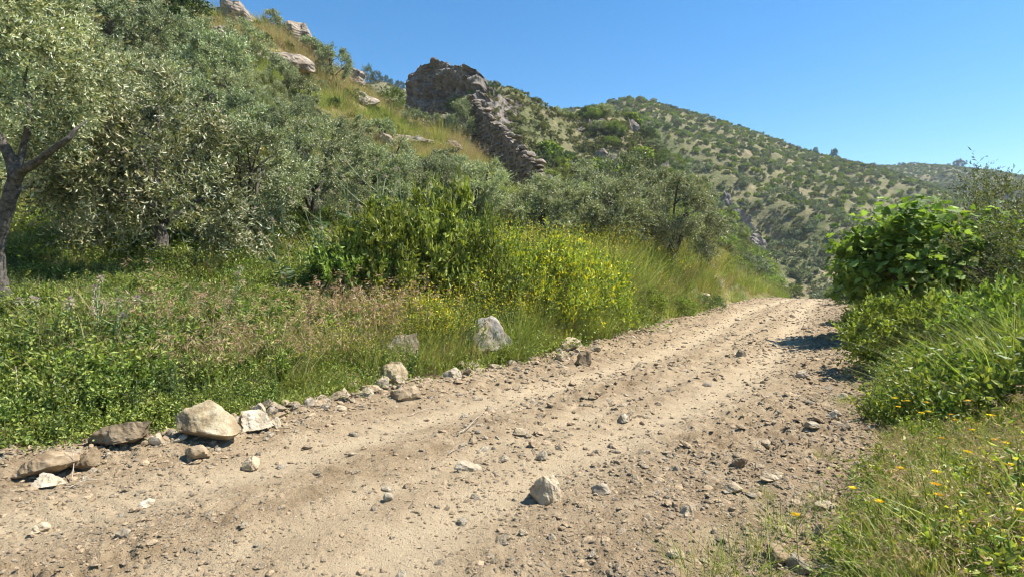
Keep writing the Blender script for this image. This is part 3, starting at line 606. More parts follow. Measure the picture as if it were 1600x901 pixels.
def trunk(name, seed, h, r, C, limbs=6, lean=.25, mat=None, base=0):
    g = np.random.default_rng(seed); ac = Acc(); forkz = h * .42; fk = np.array([g.normal() * lean * .6, g.normal() * lean * .6, forkz])
    t = np.linspace(0, 1, 9)[:, None]; mid = np.array([g.normal() * lean, g.normal() * lean, forkz * .5]); P = (1 - t) ** 2 * np.array([0, 0, -.25]) + 2 * t * (1 - t) * mid + t ** 2 * fk
    ac.tube(P, np.linspace(1.35, .72, 9) * r * (1 + .5 * np.exp(-np.arange(9) * 1.1)), (1, 1, 1), 10, .07, seed)
    C = C[C[:, 2] > np.median(C[:, 2]) * .92]; sel = g.choice(len(C), min(limbs * 4, len(C)), replace=False)
    for k, q in enumerate(sel[:limbs]):
        e = C[q] * np.array([.85, .85, .95]); m = fk * .45 + e * .55 + g.normal(size=3) * .15 * np.linalg.norm(e - fk) + np.array([0, 0, .1]); P = (1 - t) ** 2 * (fk * .97) + 2 * t * (1 - t) * m + t ** 2 * e
        ac.tube(P, np.linspace(.55, .10, 9) * r, (1, 1, 1), 6, .06, seed + k)
        for q2 in np.argsort(((C - P[6]) ** 2).sum(1))[1:4]:
            s0 = P[5]; e2 = C[q2]; m2 = (s0 + e2) / 2 + g.normal(size=3) * .1; P2 = (1 - t) ** 2 * s0 + 2 * t * (1 - t) * m2 + t ** 2 * e2; ac.tube(P2[::2], np.linspace(.26, .06, 5) * r, (1, 1, 1), 5)
    return ac.mesh(name, mat or M_bark, True)
# near olives: crown radius about 1 m before scaling
OL_HI, OL_MD, OL_LO = [], [], []
for k in range(3):
    m, C = crown('crown', 500 + k, 1.0, .95, 1.25, 78, 40, 15, .055, .0165, M_olive, OLIVE, .3, .27, .16 if k != 2 else .06, lob=.55, low=-.8, inner=.52)
    OL_HI.append((m, trunk('trunk', 510 + k, 1.25, .085, C, 7, .12)))
for k in range(4):
    m, C = crown('crown', 530 + k, 1.0, .92, 1.12, 56, 26, 11, .085, .028, M_olive, OLIVE, .35, .30, .05, low=-.8, lob=.55, inner=.6)
    OL_MD.append((m, trunk('trunk', 540 + k, 1.0, .085, C, 5, .12)))
for k in range(3):
    m, C = crown('crown', 560 + k, 1.0, .9, 1.0, 46, 18, 10, .115, .048, M_olive, OLIVE, .35, .32, .03, low=-.8, lob=.55, inner=.6)
    OL_LO.append((m, trunk('trunk', 570 + k, .9, .09, C, 4, .12)))
def tree(name, parts, p, s, rz, label, cat, group=None, sz=None, names=('crown', 'trunk'), lean=0):
    r = bpy.data.objects.new(name, None); COL.objects.link(r); r.location = p; r.rotation_euler = (lean, 0, rz); r.scale = (s, s, sz or s)
    for nm, me in zip(names, parts):
        c = bpy.data.objects.new(nm, me); COL.objects.link(c); c.parent = r
    tag(r, label, cat, group); return r
# crown centre px, py, crown radius px, depth (None: where the foot meets the slope), detail, label, stretch
G1 = 'olive trees of the near grove'; G2 = 'olives scattered on the upper slope'
dense = 'grey-green olive merging into the dense grove on the left slope'
OLIVES = [
 (-25, 70, 170, 8.6, 'h', 'olive tree at the left edge with bare curved trunk and cream blossom', 1.0, G1),
 (255, 250, 165, 12.5, 'h', 'big blossoming olive with dark trunk, largest crown left of centre', 1.0, G1),
 (392, 272, 95, 14.5, 'h', 'olive crowding the right side of the big blossoming olive', 1.0, G1),
 (492, 262, 78, 17, 'h', 'silvery olive between the big blossoming olive and the thistles', 1.0, G1),
 (592, 282, 64, 18.5, 'h', 'olive right behind the tall thistles', .95, G1),
 (668, 290, 56, 20, 'h', 'olive left of the yellowish olive below the wall', .9, G1),
 (742, 295, 56, 21.5, 'h', 'yellowish olive below the ruined wall', .95, G1),
 (852, 332, 68, 23, 'h', 'leftmost olive of the clump above the yellow weeds', .95, G1),
 (938, 332, 86, 23.5, 'h', 'dark-centred middle olive of the clump above the yellow weeds', .9, G1),
 (1048, 338, 76, 25, 'h', 'rightmost olive of the clump above the far grassy bank', 1.05, G1),
 (985, 312, 62, 27, 'm', 'tallest twig-tipped olive at the back of the clump by the bank', 1.1, G1),
 (95, 175, 85, 18, 'm', 'olive seen between the left edge tree and the big blossoming olive', 1, G1),
 (60, 250, 70, 15, 'm', 'shaded olive behind the bare curved trunk', 1, G1),
 (160, 118, 66, 25, 'm', dense, 1, G1), (70, 80, 66, 27, 'm', dense, 1, G1), (250, 150, 58, 25, 'm', dense, 1, G1), (330, 176, 54, 25, 'm', dense, 1, G1), (400, 196, 50, 24, 'm', dense, 1, G1),
 (455, 205, 44, 24, 'm', dense, 1, G1), (515, 222, 40, 26, 'm', dense, 1, G1), (562, 242, 36, 26, 'm', dense, 1, G1),
 (622, 254, 34, 26, 'm', dense, 1, G1), (700, 262, 32, 27, 'm', dense, 1, G1),
 (150, 60, 55, None, 'm', 'olive on the upper slope left of the dark green oak', 1, G2), (200, 68, 40, None, 'm', 'olive just below left of the dark green oak', 1, G2), (245, 72, 36, None, 'm', 'olive directly below the dark green oak', 1, G2),
 (300, 78, 34, None, 'm', 'olive below the pale tilted boulder', 1, G2), (340, 118, 44, None, 'm', 'broad olive in the middle of the upper grove', 1, G2), (290, 112, 36, None, 'm', dense, 1, G2), (220, 108, 40, None, 'm', dense, 1, G2),
 (383, 80, 30, None, 'm', 'olive left of the long pale rock band', 1, G2), (372, 140, 36, None, 'm', dense, 1, G2), (360, 100, 22, None, 'l', 'small olive below the flat pale capstone', 1, G2),
 (446, 128, 22, None, 'm', 'single round olive alone on the dry grass slope', 1.1, G2), (474, 152, 20, None, 'l', 'small olive below right of the single round olive', 1, G2), (520, 110, 22, None, 'm', 'olive with a visible trunk and shadow near the skyline', 1.1, G2),
 (494, 84, 19, None, 'l', 'dark little olive on the skyline above the one with the trunk', 1, G2), (432, 24, 13, None, 'l', 'small olive standing on the skyline beside the orange pipe', 1.1, G2), (448, 31, 12, None, 'l', 'lower of two small olives on the skyline by the pipe', 1, G2),
 (652, 148, 20, None, 'm', 'left half of the long olive pair under the crag', .85, G2), (683, 152, 20, None, 'm', 'right half of the long olive pair under the crag', .85, G2), (720, 186, 24, None, 'm', 'round olive just left of the ruined wall', 1.1, G2),
 (770, 236, 20, None, 'l', 'olive at the foot of the ruined wall, left one', 1, G2), (796, 240, 22, None, 'm', 'olive at the foot of the ruined wall, right one', 1, G2), (566, 205, 17, None, 'l', 'small olive left of the low pale ledge', 1, G2),
 (592, 207, 18, None, 'l', 'small olive touching the low pale ledge', 1, G2), (440, 172, 18, None, 'l', dense, 1, G2), (405, 160, 22, None, 'm', dense, 1, G2), (470, 170, 26, None, 'm', dense, 1, G2), (425, 148, 22, None, 'm', dense, 1, G2), (395, 122, 24, None, 'm', dense, 1, G2), (60, 20, 50, None, 'm', 'highest olive in the top left corner', 1, G2), (500, 190, 20, None, 'l', dense, 1, G2), (538, 195, 16, None, 'l', dense, 1, G2),
]
ORD = 'first second third fourth fifth sixth seventh eighth ninth tenth eleventh twelfth thirteenth fourteenth fifteenth sixteenth seventeenth eighteenth nineteenth twentieth twenty-first twenty-second twenty-third twenty-fourth'.split()
DN = sorted(t[0] + t[1] * 1e-4 for t in OLIVES if t[5] == dense)
for k, (px, py, rp, dep, det, lb, st, grp) in enumerate(OLIVES):
    if lb == dense: lb = 'grey-green olive in the merged crowns of the left grove, ' + ORD[DN.index(px + py * 1e-4)] + ' from the left'; grp = 'olives merged in the left grove'
    zc_ = {'h': 1.25, 'm': 1.12, 'l': 1.0}[det]
    if dep is None:
        p = hit(px, py + rp * .95)
        if p[1] > 85: p = at_depth(px, 58)
    else: p = at_depth(px, dep)
    s = rp * p[1] / FPX / (1.25 if lb.startswith('grey-green olive in the merged') else 1.15 if dep else .95)
    zt = zrow(py, p[1]); szz = min(max((zt - p[2]) / zc_, s * .75), s * 2.0) if dep else s * st
    src = {'h': OL_HI, 'm': OL_MD, 'l': OL_LO}[det]; cm, tm = src[k % len(src)]
    if dep is None: szz = s * st
    r = tree('olive_tree', (), (p[0], p[1], p[2] - .05), 1, 0, lb, 'tree', grp)
    hgt = max(zt - p[2], s * .8) if dep else s * zc_ * st
    c = obj('crown', cm, r, (0, 0, hgt - zc_ * s * st), (0, 0, random.uniform(0, 6.28)), (s, s, s * st))
    t_ = obj('trunk', tm, r, (0, 0, 0), c.rotation_euler, (s, s, max(hgt / zc_, s * .5)))
# bare curved trunk and limb of the left edge tree
q = at_depth(4, 8.6); ac = Acc()
def pxp(px, py, Y): return ((px - 800) / FPX * Y, Y, zrow(py, Y))
for pts, rr in (([(2, 485, 8.6), (-4, 440, 8.6), (-6, 395, 8.6), (4, 350, 8.55), (17, 310, 8.5), (28, 275, 8.45)], np.array([.17, .13, .11, .105, .095, .085])), ([(26, 282, 8.45), (38, 268, 8.4), (60, 255, 8.3), (85, 236, 8.2), (108, 220, 8.15), (122, 205, 8.2), (140, 190, 8.3)], np.array([.08, .066, .055, .045, .036, .024, .01])),
                ([(26, 280, 8.45), (22, 250, 8.5), (8, 225, 8.6), (-10, 180, 8.7), (-20, 120, 8.7), (-10, 60, 8.7)], np.array([.09, .08, .065, .045, .025, .01])), ([(27, 280, 8.45), (40, 235, 8.6), (52, 180, 8.7), (45, 130, 8.8), (60, 80, 8.8)], np.array([.055, .045, .033, .02, .008]))):
    P = catmull([pxp(*t) for t in pts], 5); r_ = np.interp(np.linspace(0, 1, len(P)), np.linspace(0, 1, len(rr)), rr); ac.tube(P, r_, (1, 1, 1), 13, .11, 3)
left_tree = [o for o in bpy.data.objects if o.get('label', '').startswith('olive tree at the left edge')][0]
for ch in list(left_tree.children):
    if ch.name.startswith('trunk'): bpy.data.objects.remove(ch)
bt = obj('trunk', ac.mesh('trunk', M_bark, True), left_tree, -left_tree.location)

# other slope shrubs and trees
DARK = ([(.032, .06, .018), (.055, .095, .026), (.09, .14, .04), (.14, .19, .06)], [3, 4, 3, 1]); LIME = ([(.09, .13, .022), (.15, .19, .035), (.20, .23, .05), (.06, .09, .02)], [3, 3, 2, 2])
GREEN = ([(.09, .14, .028), (.175, .235, .042), (.255, .31, .062), (.34, .38, .10)], [2.2, 4, 3.5, 1.8])
SH = {}
SH['dark'] = [crown('crown', 600 + k, 1, .85, .8, 80, 11, 9, .085, .045, M_green, DARK, .3, .3, 0, low=-.8)[0] for k in range(2)]
SH['lime'] = [crown('crown', 605 + k, 1, .9, .8, 60, 10, 8, .11, .045, M_green, LIME, .5, .3, 0, low=-.8)[0] for k in range(1)]
SH['green'] = [crown('crown', 610 + k, 1, .8, .7, 80, 10, 8, .10, .055, M_green, GREEN, .4, .3, 0, low=-.7)[0] for k in range(2)]
STEM = trunk('stems', 620, .7, .05, np.array([(.5, .2, .9), (-.4, .4, 1), (.1, -.5, .9), (-.3, -.4, .8), (.3, .5, 1), (.6, -.3, .7), (0, 0, 1.2), (-.6, 0, .8)]), 6, .1)
for k, (px, py, rp, kind, lb, cat, st) in enumerate([
  (258, 18, 52, 'dark', 'dark green oak, the biggest dark crown at the top of the slope', 'tree', 1.0), (612, 160, 20, 'lime', 'yellow-green round bush standing in the dry grass slope', 'shrub', 1.1),
  (470, 178, 14, 'lime', 'small yellow-green bush above the grove', 'shrub', 1), (705, 195, 9, 'dark', 'tiny dark bush right of the striped boulder', 'shrub', 1), (900, 245, 34, 'dark', 'dark feathery tree right of the ruined wall', 'tree', 1.5),
  (930, 262, 30, 'dark', 'dark bush right of the feathery tree', 'shrub', 1.1), (515, 90, 10, 'lime', 'small pale bush on the skyline right of the dark olive', 'shrub', 1.2), (575, 118, 8, 'lime', 'slender young tree on the skyline beside the pale slab', 'tree', 2.0),
  (588, 122, 7, 'dark', 'lower young tree on the skyline beside the pale slab', 'tree', 1.5), (845, 300, 30, 'green', 'bright green bush between the olives below the wall', 'shrub', 1.6), (880, 300, 22, 'green', 'small bright green bush behind the clump olives', 'shrub', 1.2),
  (757, 150, 14, 'dark', 'dark bush growing on the right shoulder of the crag', 'shrub', .8), (770, 142, 11, 'dark', 'upper dark bush on the shoulder of the crag', 'shrub', .8), (715, 166, 16, 'dark', 'dark bush at the foot of the crag above the wall', 'shrub', .8), (742, 158, 15, 'green', 'green bush between the crag and the top of the wall', 'shrub', .9), (728, 160, 12, 'dark', 'small dark bush wedged between two bushes under the crag', 'shrub', .9)]):
    p = hit(px, py + rp * .8 * st)
    if rp > 25 and p[1] > 90: p = at_depth(px, 50)
    if 'crag' in lb and 'young' not in lb: p = np.array([(px - 800) / FPX * 112, 112, zrow(py + rp * .7, 112)])
    if 'between the olives below' in lb or 'behind the clump' in lb: p = at_depth(px, 26)
    s = rp * p[1] / FPX; tree('shrub' if cat == 'shrub' else 'hill_tree', (SH[kind][k % len(SH[kind])], STEM), (p[0], p[1], p[2] - .1), s, k * 1.3, lb, cat, None, s * st, ('crown', 'stems'))

SLB = sorted([(602, 188, 9), (560, 152, 9), (632, 186, 10), (655, 178, 8), (700, 176, 9), (540, 148, 10), (505, 140, 10), (482, 122, 8), (452, 76, 9), (585, 172, 8), (668, 214, 9), (725, 214, 10), (620, 204, 9), (415, 62, 9), (400, 40, 8), (520, 160, 10), (548, 186, 10), (575, 140, 7)])
for k, (px, py, rp) in enumerate(SLB):
    p = hit(px, py + rp * .8)
    if p[1] > 85: p = at_depth(px, 62)
    s = rp * p[1] / FPX; tree('slope_bush', ((SH['dark'] + SH['lime'] + [OL_LO[k % 3][0]] * 2)[k % 5], STEM), (p[0], p[1], p[2] - .1), s, k * 1.3, 'low bush in the dry grass of the upper slope, ' + ORD[k] + ' from the left', 'shrub', 'low bushes of the upper slope', s, ('crown', 'stems'))
# orange pipe end on the skyline
p = hit(412, 33); ac = Acc(); s_ = p[1] / FPX; Rr, Ri = 10 * s_, 8.6 * s_
an = np.linspace(0, 2 * math.pi, 25)[:-1]; ring = lambda r, x_: np.stack([np.full(24, x_), r * np.cos(an), r * np.sin(an) + Rr * .55], 1)
Vp = np.vstack([ring(Rr, 0), ring(Rr, 22 * s_), ring(Ri, 0), ring(Ri, 22 * s_)]); j = np.arange(24); k2 = (j + 1) % 24
Fp = np.vstack([np.stack([j, k2, k2 + 24, j + 24], 1), np.stack([j + 48, j + 72, k2 + 72, k2 + 48], 1), np.stack([j, j + 48, k2 + 48, k2], 1), np.stack([j + 24, k2 + 24, k2 + 72, j + 72], 1)])
M_pipe = mat_plain('orange_plastic', (.42, .13, .05), (.52, .19, .09), 6, .5, .05)
pp = obj('pipe', mk_mesh('pipe', Vp, [Fp], M_pipe), None, p, (0, R(14), R(55)))
tag(pp, 'orange pipe with black open end lying on the skyline ridge', 'pipe')

# ------------------------------------------------------------------ far hillside vegetation
FAR_O = [crown('far_olive', 700 + k, 1, .85, .85, 26, 6, 5, .30, .15, M_olive, ([(.13, .155, .07), (.19, .22, .11), (.25, .28, .155), (.31, .33, .20)], [2, 4, 3, 1.5]), .4, .36, 0, low=-.8, lob=.15, inner=.6)[0] for k in range(5)]
FAR_S = [crown('far_shrub', 710 + k, 1, .6, .45, 26, 6, 5, .30, .17, M_green, (DARK[0] if k == 0 else GREEN[0], [3, 4, 3, 1]), .5, .36, 0, low=-.5)[0] for k in range(4)]
def far_pts(n, u0, u1, y0, y1):
    u = rng.uniform(u0, u1, n); y = np.sqrt(rng.uniform(y0 ** 2, y1 ** 2, n)); return u * y, y
def thin(x, y, cell):   # one per jittered cell keeps the trees apart
    key = np.floor(x / cell).astype(np.int64) * 100003 + np.floor(y / cell).astype(np.int64); _, i_ = np.unique(key, return_index=True); return x[i_], y[i_]
x, y = far_pts(90000, -.3, 1.1, 140, 720); x, y = thin(x, y, 4.4)
px = 800 + FPX * x / y; z = H(x, y); zb = layer(px, y, LB, 120, -16, .92, x, y, 131, 14.0); za = layer(px, y, LA, 66, -14, 1., x, y, 101, 7.)
den = fbm(x / 55, y / 55, 3, 401); ok = (den > -.7) & (za < z - .1); x, y, z, den = x[ok], y[ok], z[ok], den[ok]
x = x + rng.uniform(-.8, .8, len(x)); y = y + rng.uniform(-.8, .8, len(x)); z = H(x, y)
# drop what the near slopes hide
vis = np.ones(len(x), bool)
for q in np.linspace(.25, .985, 46): vis &= (H(x * q, y * q) < CZ + (z + 5 - CZ) * q + .3)
x, y, z = x[vis], y[vis], z[vis]
px = 800 + FPX * x / y; infr = (px > 640) & (px < 1640)
x, y, z = x[infr], y[infr], z[infr]; size = rng.uniform(.9, 1.65, len(x)); shr = rng.uniform(size=len(x)) < .08
order = np.argsort(y / size)
print('far trees', len(x))
for k in order[:290]:
    me = FAR_S[k % 4] if shr[k] else FAR_O[k % 5]; s = size[k]
    o = obj('far_shrub' if shr[k] else 'far_olive_tree', me, None, (x[k], y[k], z[k] - .2), (0, 0, rng.uniform(0, 6.28)), (s, s, s * rng.uniform(.85, 1.15)))
    if shr[k]: tag(o, 'green shrub among the olives on the lower far hillside', 'shrub', 'shrubs on the far hillside')
    else: tag(o, 'grey-green olive tree on the lower part of the far hillside', 'tree', 'olive trees on the far hillside')
rest = order[290:]; nr = len(rest)
scatter('far_grove', FAR_O + FAR_S, np.stack([x[rest], y[rest], z[rest] - .2], 1), np.stack([np.zeros(nr), np.zeros(nr), rng.uniform(0, 6.28, nr)], 1), size[rest], np.where(shr[rest], 5 + rest % 4, rest % 5), 'olive groves covering the upper far hillside to the skyline', 'grove')
# low scrub tufts between the far trees
x, y = far_pts(14000, -.25, 1.05, 100, 600); z = H(x, y); ok = fbm(x / 30, y / 30, 3, 431) > -.4; x, y, z = x[ok], y[ok], z[ok]
vis = np.ones(len(x), bool)
for q in np.linspace(.3, .985, 30): vis &= (H(x * q, y * q) < CZ + (z + 2 - CZ) * q + .3)
x, y, z = x[vis], y[vis], z[vis]; n_ = len(x); print('scrub', n_)
TUFT = [crown('scrub', 730 + k, 1, .55, .35, 14, 5, 4, .36, .2, M_green, ([(.12, .14, .055), (.16, .17, .07), (.21, .19, .095), (.10, .12, .04)], [3, 3, 2, 3]), .6, .4, 0, low=-.3)[0] for k in range(3)]
scatter('hill_scrub', TUFT, np.stack([x, y, z - .1], 1), np.stack([np.zeros(n_), np.zeros(n_), rng.uniform(0, 6.28, n_)], 1), rng.uniform(.4, 1.3, n_), rng.integers(0, 3, n_), 'low scrub between the trees of the far hillside', 'scrub')
x, y = far_pts(4500, -.2, .5, 76, 158); z = H(x, y); px = 800 + FPX * x / y; za = layer(px, y, LA, 66, -14, 1., x, y, 101, 7.); ok = (np.abs(za - z) < .4) & (px > 690); x, y, z = x[ok], y[ok], z[ok]; n_ = len(x)
scatter('spur_scrub', TUFT + TUFT[:1], np.stack([x, y, z - .08], 1), np.stack([np.zeros(n_), np.zeros(n_), rng.uniform(0, 6.28, n_)], 1), rng.uniform(.3, .9, n_), rng.integers(0, 4, n_), 'low scrub covering the spur below the crag', 'scrub')
q = CRV[(CRV[:, 3] > 762) & (CRV[:, 4] > .12) & (CRV[:, 4] < .8)]; q = q[rng.choice(len(q), 150, replace=False)]; n_ = len(q)
TANT = [crown('scrub', 740 + k, 1, .5, .3, 14, 5, 4, .36, .18, M_dry, ([(.20, .19, .085), (.28, .235, .13), (.15, .16, .06), (.34, .28, .17)], [3, 3, 3, 1]), .6, .4, 0, low=-.3)[0] for k in range(2)]
scatter('crag_scrub', TANT + TANT + TUFT[:1], q[:, :3] - np.array([0, 0, .1]), np.stack([np.zeros(n_), np.zeros(n_), rng.uniform(0, 6.28, n_)], 1), rng.uniform(.25, .8, n_), rng.integers(0, 5, n_), 'low scrub on the long right shoulder of the crag', 'scrub')
# the green maquis spur in the middle distance
x, y = far_pts(9000, -.12, .5, 78, 155); x, y = thin(x, y, 2.6); z = H(x, y); px = 800 + FPX * x / y
za = layer(px, y, LA, 66, -14, 1., x, y, 101, 7.); ok = (np.abs(za - z) < .4) & (px > 770) & (px < 1215) & (fbm(x / 14, y / 14, 3, 441) > -.22 + .6 * (px < 855)); x, y, z = x[ok], y[ok], z[ok]
vis = np.ones(len(x), bool)
for q in np.linspace(.3, .985, 30): vis &= (H(x * q, y * q) < CZ + (z + 3 - CZ) * q + .2)
x, y, z = x[vis], y[vis], z[vis]; print('maquis', len(x)); size = rng.uniform(1.0, 2.5, len(x)); order = np.argsort(y / size)
for k in order[:190]:
    s = size[k]; me = (SH['dark'][:1] + SH['green'] + SH['lime'] + FAR_S[1:] + SH['green'][:1])[k % 8] if k % 5 else OL_LO[k % 3][0]
    o = obj('spur_shrub', me, None, (x[k], y[k], z[k] - .2), (0, 0, rng.uniform(0, 6.28)), (s, s, s * rng.uniform(.6, .9))); tag(o, 'green shrub on the rocky spur in the middle distance', 'shrub', 'shrubs of the rocky spur')
# skyline trees and spur rocks
for px, py, h, lb in [(598, 124, 7, 'first of the tiny pines on the distant skyline left of the crag'), (606, 122, 9, 'second tiny pine on the distant skyline left of the crag'), (613, 124, 7, 'middle tiny pine on the distant skyline left of the crag'), (622, 126, 8, 'fourth tiny pine on the distant skyline left of the crag'), (630, 130, 9, 'last tiny pine on the distant skyline left of the crag'),
                      (1300, 246, 12, 'single dark conifer standing above the far ridge line'), (1272, 240, 8, 'small dark tree on the ridge left of the single conifer')]:
    Y = tab(px, LB, 1) - 2; p = at_depth(px, float(Y)); s = h * Y / FPX * .55; tree('skyline_tree', (SH['dark'][0], STEM), (p[0], p[1], p[2] - .1), s * .75, px, lb, 'tree', None, s * 1.35, ('crown', 'stems'))
p = at_depth(1495, 715); tree('skyline_tree', (SH['dark'][1], STEM), p, 6, 0, 'round dark tree on the farthest ridge at right', 'tree', None, 5.5, ('crown', 'stems'))
for k, (px, py, wp, hp, lb) in enumerate([(987, 190, 20, 34, 'grey rock tooth on the green spur'), (940, 196, 22, 26, 'grey rock face left of the rock tooth'), (922, 192, 14, 20, 'small pale rock at the left of the green spur'), (950, 246, 40, 34, 'dark rock cliff below the green shrubs of the spur'), (1040, 262, 34, 40, 'dark rock face at the right of the spur'), (985, 256, 38, 30, 'dark rock ledge between the cliff and the rock face of the spur'),
                                          (1155, 345, 46, 44, 'grey rock face above the far bank'), (1180, 375, 56, 36, 'broken grey rocks right of the far bank'), (1140, 310, 26, 26, 'brown rock at the edge of the rightmost olive'), (905, 200, 16, 14, 'small rock beside the spur skyline'), (1330, 395, 30, 14, 'pale rock patch low on the far hillside')]):
    p = hit(px, py + hp * .4); d = p[1]; W = wp * d / FPX; Hh = hp * d / FPX
    tag(obj('spur_rock', rock_mesh('spur_rock', 1200 + k, 4, M_crag if k not in (2, 9) else M_hrock, (W * 1.2, W * .7, Hh * .9), 12, .14, 3.5, False, .0, .3), None, (p[0], p[1] + W * .15, p[2] - Hh * .3), (0, 0, k)), lb, 'rock')

# ------------------------------------------------------------------ verge plants
def blades(ac, g, n, rad, h, wd, cols, wts, lean=.35, bend=.35, hj=.35):
    a = g.uniform(0, 6.283, n); r = rad * np.sqrt(g.uniform(0, 1, n)); b = np.stack([r * np.cos(a), r * np.sin(a), np.full(n, -.02)], 1)
    a2 = a + g.normal(0, 1.0, n); dr_ = np.stack([np.cos(a2), np.sin(a2), np.zeros(n)], 1); hh = h * np.clip(1 + hj * g.normal(size=n), .35, 1.7); ln = np.abs(g.normal(0, lean, n)); bd = np.abs(g.normal(0, bend, n))
    sd_ = np.stack([-dr_[:, 1], dr_[:, 0], np.zeros(n)], 1); tw = g.uniform(0, 6.28, n); sd_ = unit(sd_ * np.cos(tw)[:, None] + dr_ * np.sin(tw)[:, None] * .8)
    pts = []
    for t, wf in ((0, 1), (.4, .95), (.75, .65), (1, 0)):
        c = b + dr_ * (hh * (ln * t + bd * t * t))[:, None]; c[:, 2] += hh * (t - .30 * bd * t ** 2.2)
        if wf: pts += [c + sd_ * wd * wf * .5, c - sd_ * wd * wf * .5]
        else: pts.append(c)
    V = np.stack(pts, 1).reshape(-1, 3); i_ = (np.arange(n) * 7)[:, None]
    Q = np.concatenate([i_ + np.array([[0, 1, 3, 2]]), i_ + np.array([[2, 3, 5, 4]])]); T = i_ + np.array([[4, 5, 6]])
    ac.add(V, [Q, T], np.repeat(pal(g, n, cols, wts, .2), 7, 0)); return pts[-1], dr_
def leaves(ac, g, P, D, L, Wd, cols, wts, jit=.18):
    V, F = leaf_quads(np.asarray(P), unit(np.asarray(D)), L, Wd, g); ac.add(V, [F], np.repeat(pal(g, len(P), cols, wts, jit), 4, 0))
GC = [(.18, .225, .05), (.255, .30, .075), (.335, .355, .12), (.11, .155, .035), (.46, .40, .21)]
def grass_clump(seed, n, rad, h, wd, wts=(3, 4, 3, 2, 1), mat=None, lean=.3, bend=.4, cols=GC):
    g = np.random.default_rng(seed); ac = Acc(); blades(ac, g, n, rad, h, wd, cols, wts, lean, bend); return ac.mesh('grass', mat or M_grass)
def brome_clump(seed, n=60, h=.42, cols=((.42, .27, .17), (.50, .36, .24), (.34, .22, .14), (.46, .40, .22))):
    g = np.random.default_rng(seed); ac = Acc(); tip, d = blades(ac, g, n, .30, h, .005, cols, (3, 3, 2, 2), .35, .4)
    k = 8; P = np.repeat(tip, k, 0) + g.normal(size=(n * k, 3)) * .018; D = np.repeat(d, k, 0) * .8 + g.normal(size=(n * k, 3)) * .5 + np.array([0, 0, -.25]); leaves(ac, g, P, D, g.uniform(.03, .075, n * k), .008, cols, (3, 3, 3, 1)); blades(ac, g, 40, .30, h * .6, .006, GC, (2, 2, 3, 1, 4)); return ac.mesh('grass', M_dry)
def weed_clump(seed, h=.45, n=9, leaf=.055, cols=GREEN[0], fl=None, nf=0, wts=(3, 4, 3, 1.5), mat=None, lw=.55, spread=.25):
    g = np.random.default_rng(seed); ac = Acc(); P = []; D = []; F_ = []
    for s_ in range(n):
        a = g.uniform(0, 6.28); o = np.array([math.cos(a), math.sin(a), 0]) * spread * math.sqrt(g.uniform(0, 1)); ln = np.array([math.cos(a), math.sin(a), 0]) * g.uniform(.0, .5) + np.array([0, 0, 1]); hh = h * g.uniform(.6, 1.25); st = o + unit(ln) * hh
        ac.tube([o - np.array([0, 0, .03]), (o + st) / 2 + g.normal(size=3) * .01, st], [.005, .004, .002], (.12, .17, .05), 4)
        for t in np.linspace(.08, 1, 13):
            for _ in range(2): P.append(o + (st - o) * t + g.normal(size=3) * .02); D.append(unit(ln) * .35 + g.normal(size=3) * .8)
        for _ in range(nf): F_.append(st + g.normal(size=3) * np.array([.07, .07, .05]) * h / .45)
    P = np.array(P); leaves(ac, g, P, np.array(D), leaf * g.uniform(.6, 1.35, len(P)), leaf * lw, cols, wts)
    if F_: F_ = np.array(F_); leaves(ac, g, F_, g.normal(size=F_.shape), .022, .018, *fl)
    return ac.mesh('weed', mat or M_green)
def clover(seed, n=110, rad=.2, h=.13, leaf=.035, cols=GREEN[0], wts=(3, 4, 3, 1.5)):
    g = np.random.default_rng(seed); ac = Acc(); P = np.stack([g.normal(0, rad * .55, n), g.normal(0, rad * .55, n), g.uniform(0, h, n)], 1); leaves(ac, g, P, g.normal(size=(n, 3)) + np.array([0, 0, .4]), leaf * g.uniform(.6, 1.5, n), leaf * .6, cols, wts); return ac.mesh('ground_cover', M_green)
YEL = ([(.62, .50, .03), (.70, .58, .05), (.55, .50, .08)], (3, 3, 1)); YGREEN = [(.18, .23, .035), (.26, .31, .05), (.34, .37, .08), (.12, .17, .025)]
S_grass = [grass_clump(800 + k, 150, .30, .30, .0065, lean=.45, bend=.6) for k in range(4)]
S_tall = [grass_clump(810 + k, 170, .30, .66, .0075, (4, 5, 3, 3, 1.5), None, .32, .5) for k in range(4)]
S_dryg = [grass_clump(820 + k, 130, .32, .40, .007, (1, 2, 3, .5, 5), M_dry, .3, .4, [(.20, .22, .06), (.27, .26, .085), (.36, .30, .13), (.14, .16, .04), (.44, .35, .18)]) for k in range(3)]
S_brome = [brome_clump(830 + k) for k in range(3)]
S_weed = [weed_clump(840 + k, .36, 24, .055, GREEN[0], spread=.3) for k in range(3)] + [weed_clump(845, .34, 24, .05, YGREEN, spread=.3)]
S_must = [weed_clump(850 + k, .6, 20, .04, YGREEN, YEL, 6, lw=.4, spread=.28) for k in range(3)]
S_cov = [clover(860 + k, 300, .5) for k in range(3)] + [clover(866, 300, .5, cols=YGREEN)]
S_spr = [weed_clump(870 + k, .45, 24, .045, [(.07, .11, .035), (.11, .16, .05), (.16, .21, .08), (.05, .08, .025)], lw=.35) for k in range(2)]
def cand(n, u0, u1, y0, y1, side, lo, hi):
    u = rng.uniform(u0, u1, n); y = np.exp(rng.uniform(math.log(y0), math.log(y1), n)); x = u * y; a, b = edges(x, y); d = a if side == 'L' else b; ok = (d > lo) & (d < hi); return x[ok], y[ok], d[ok], 800 + FPX * u[ok]
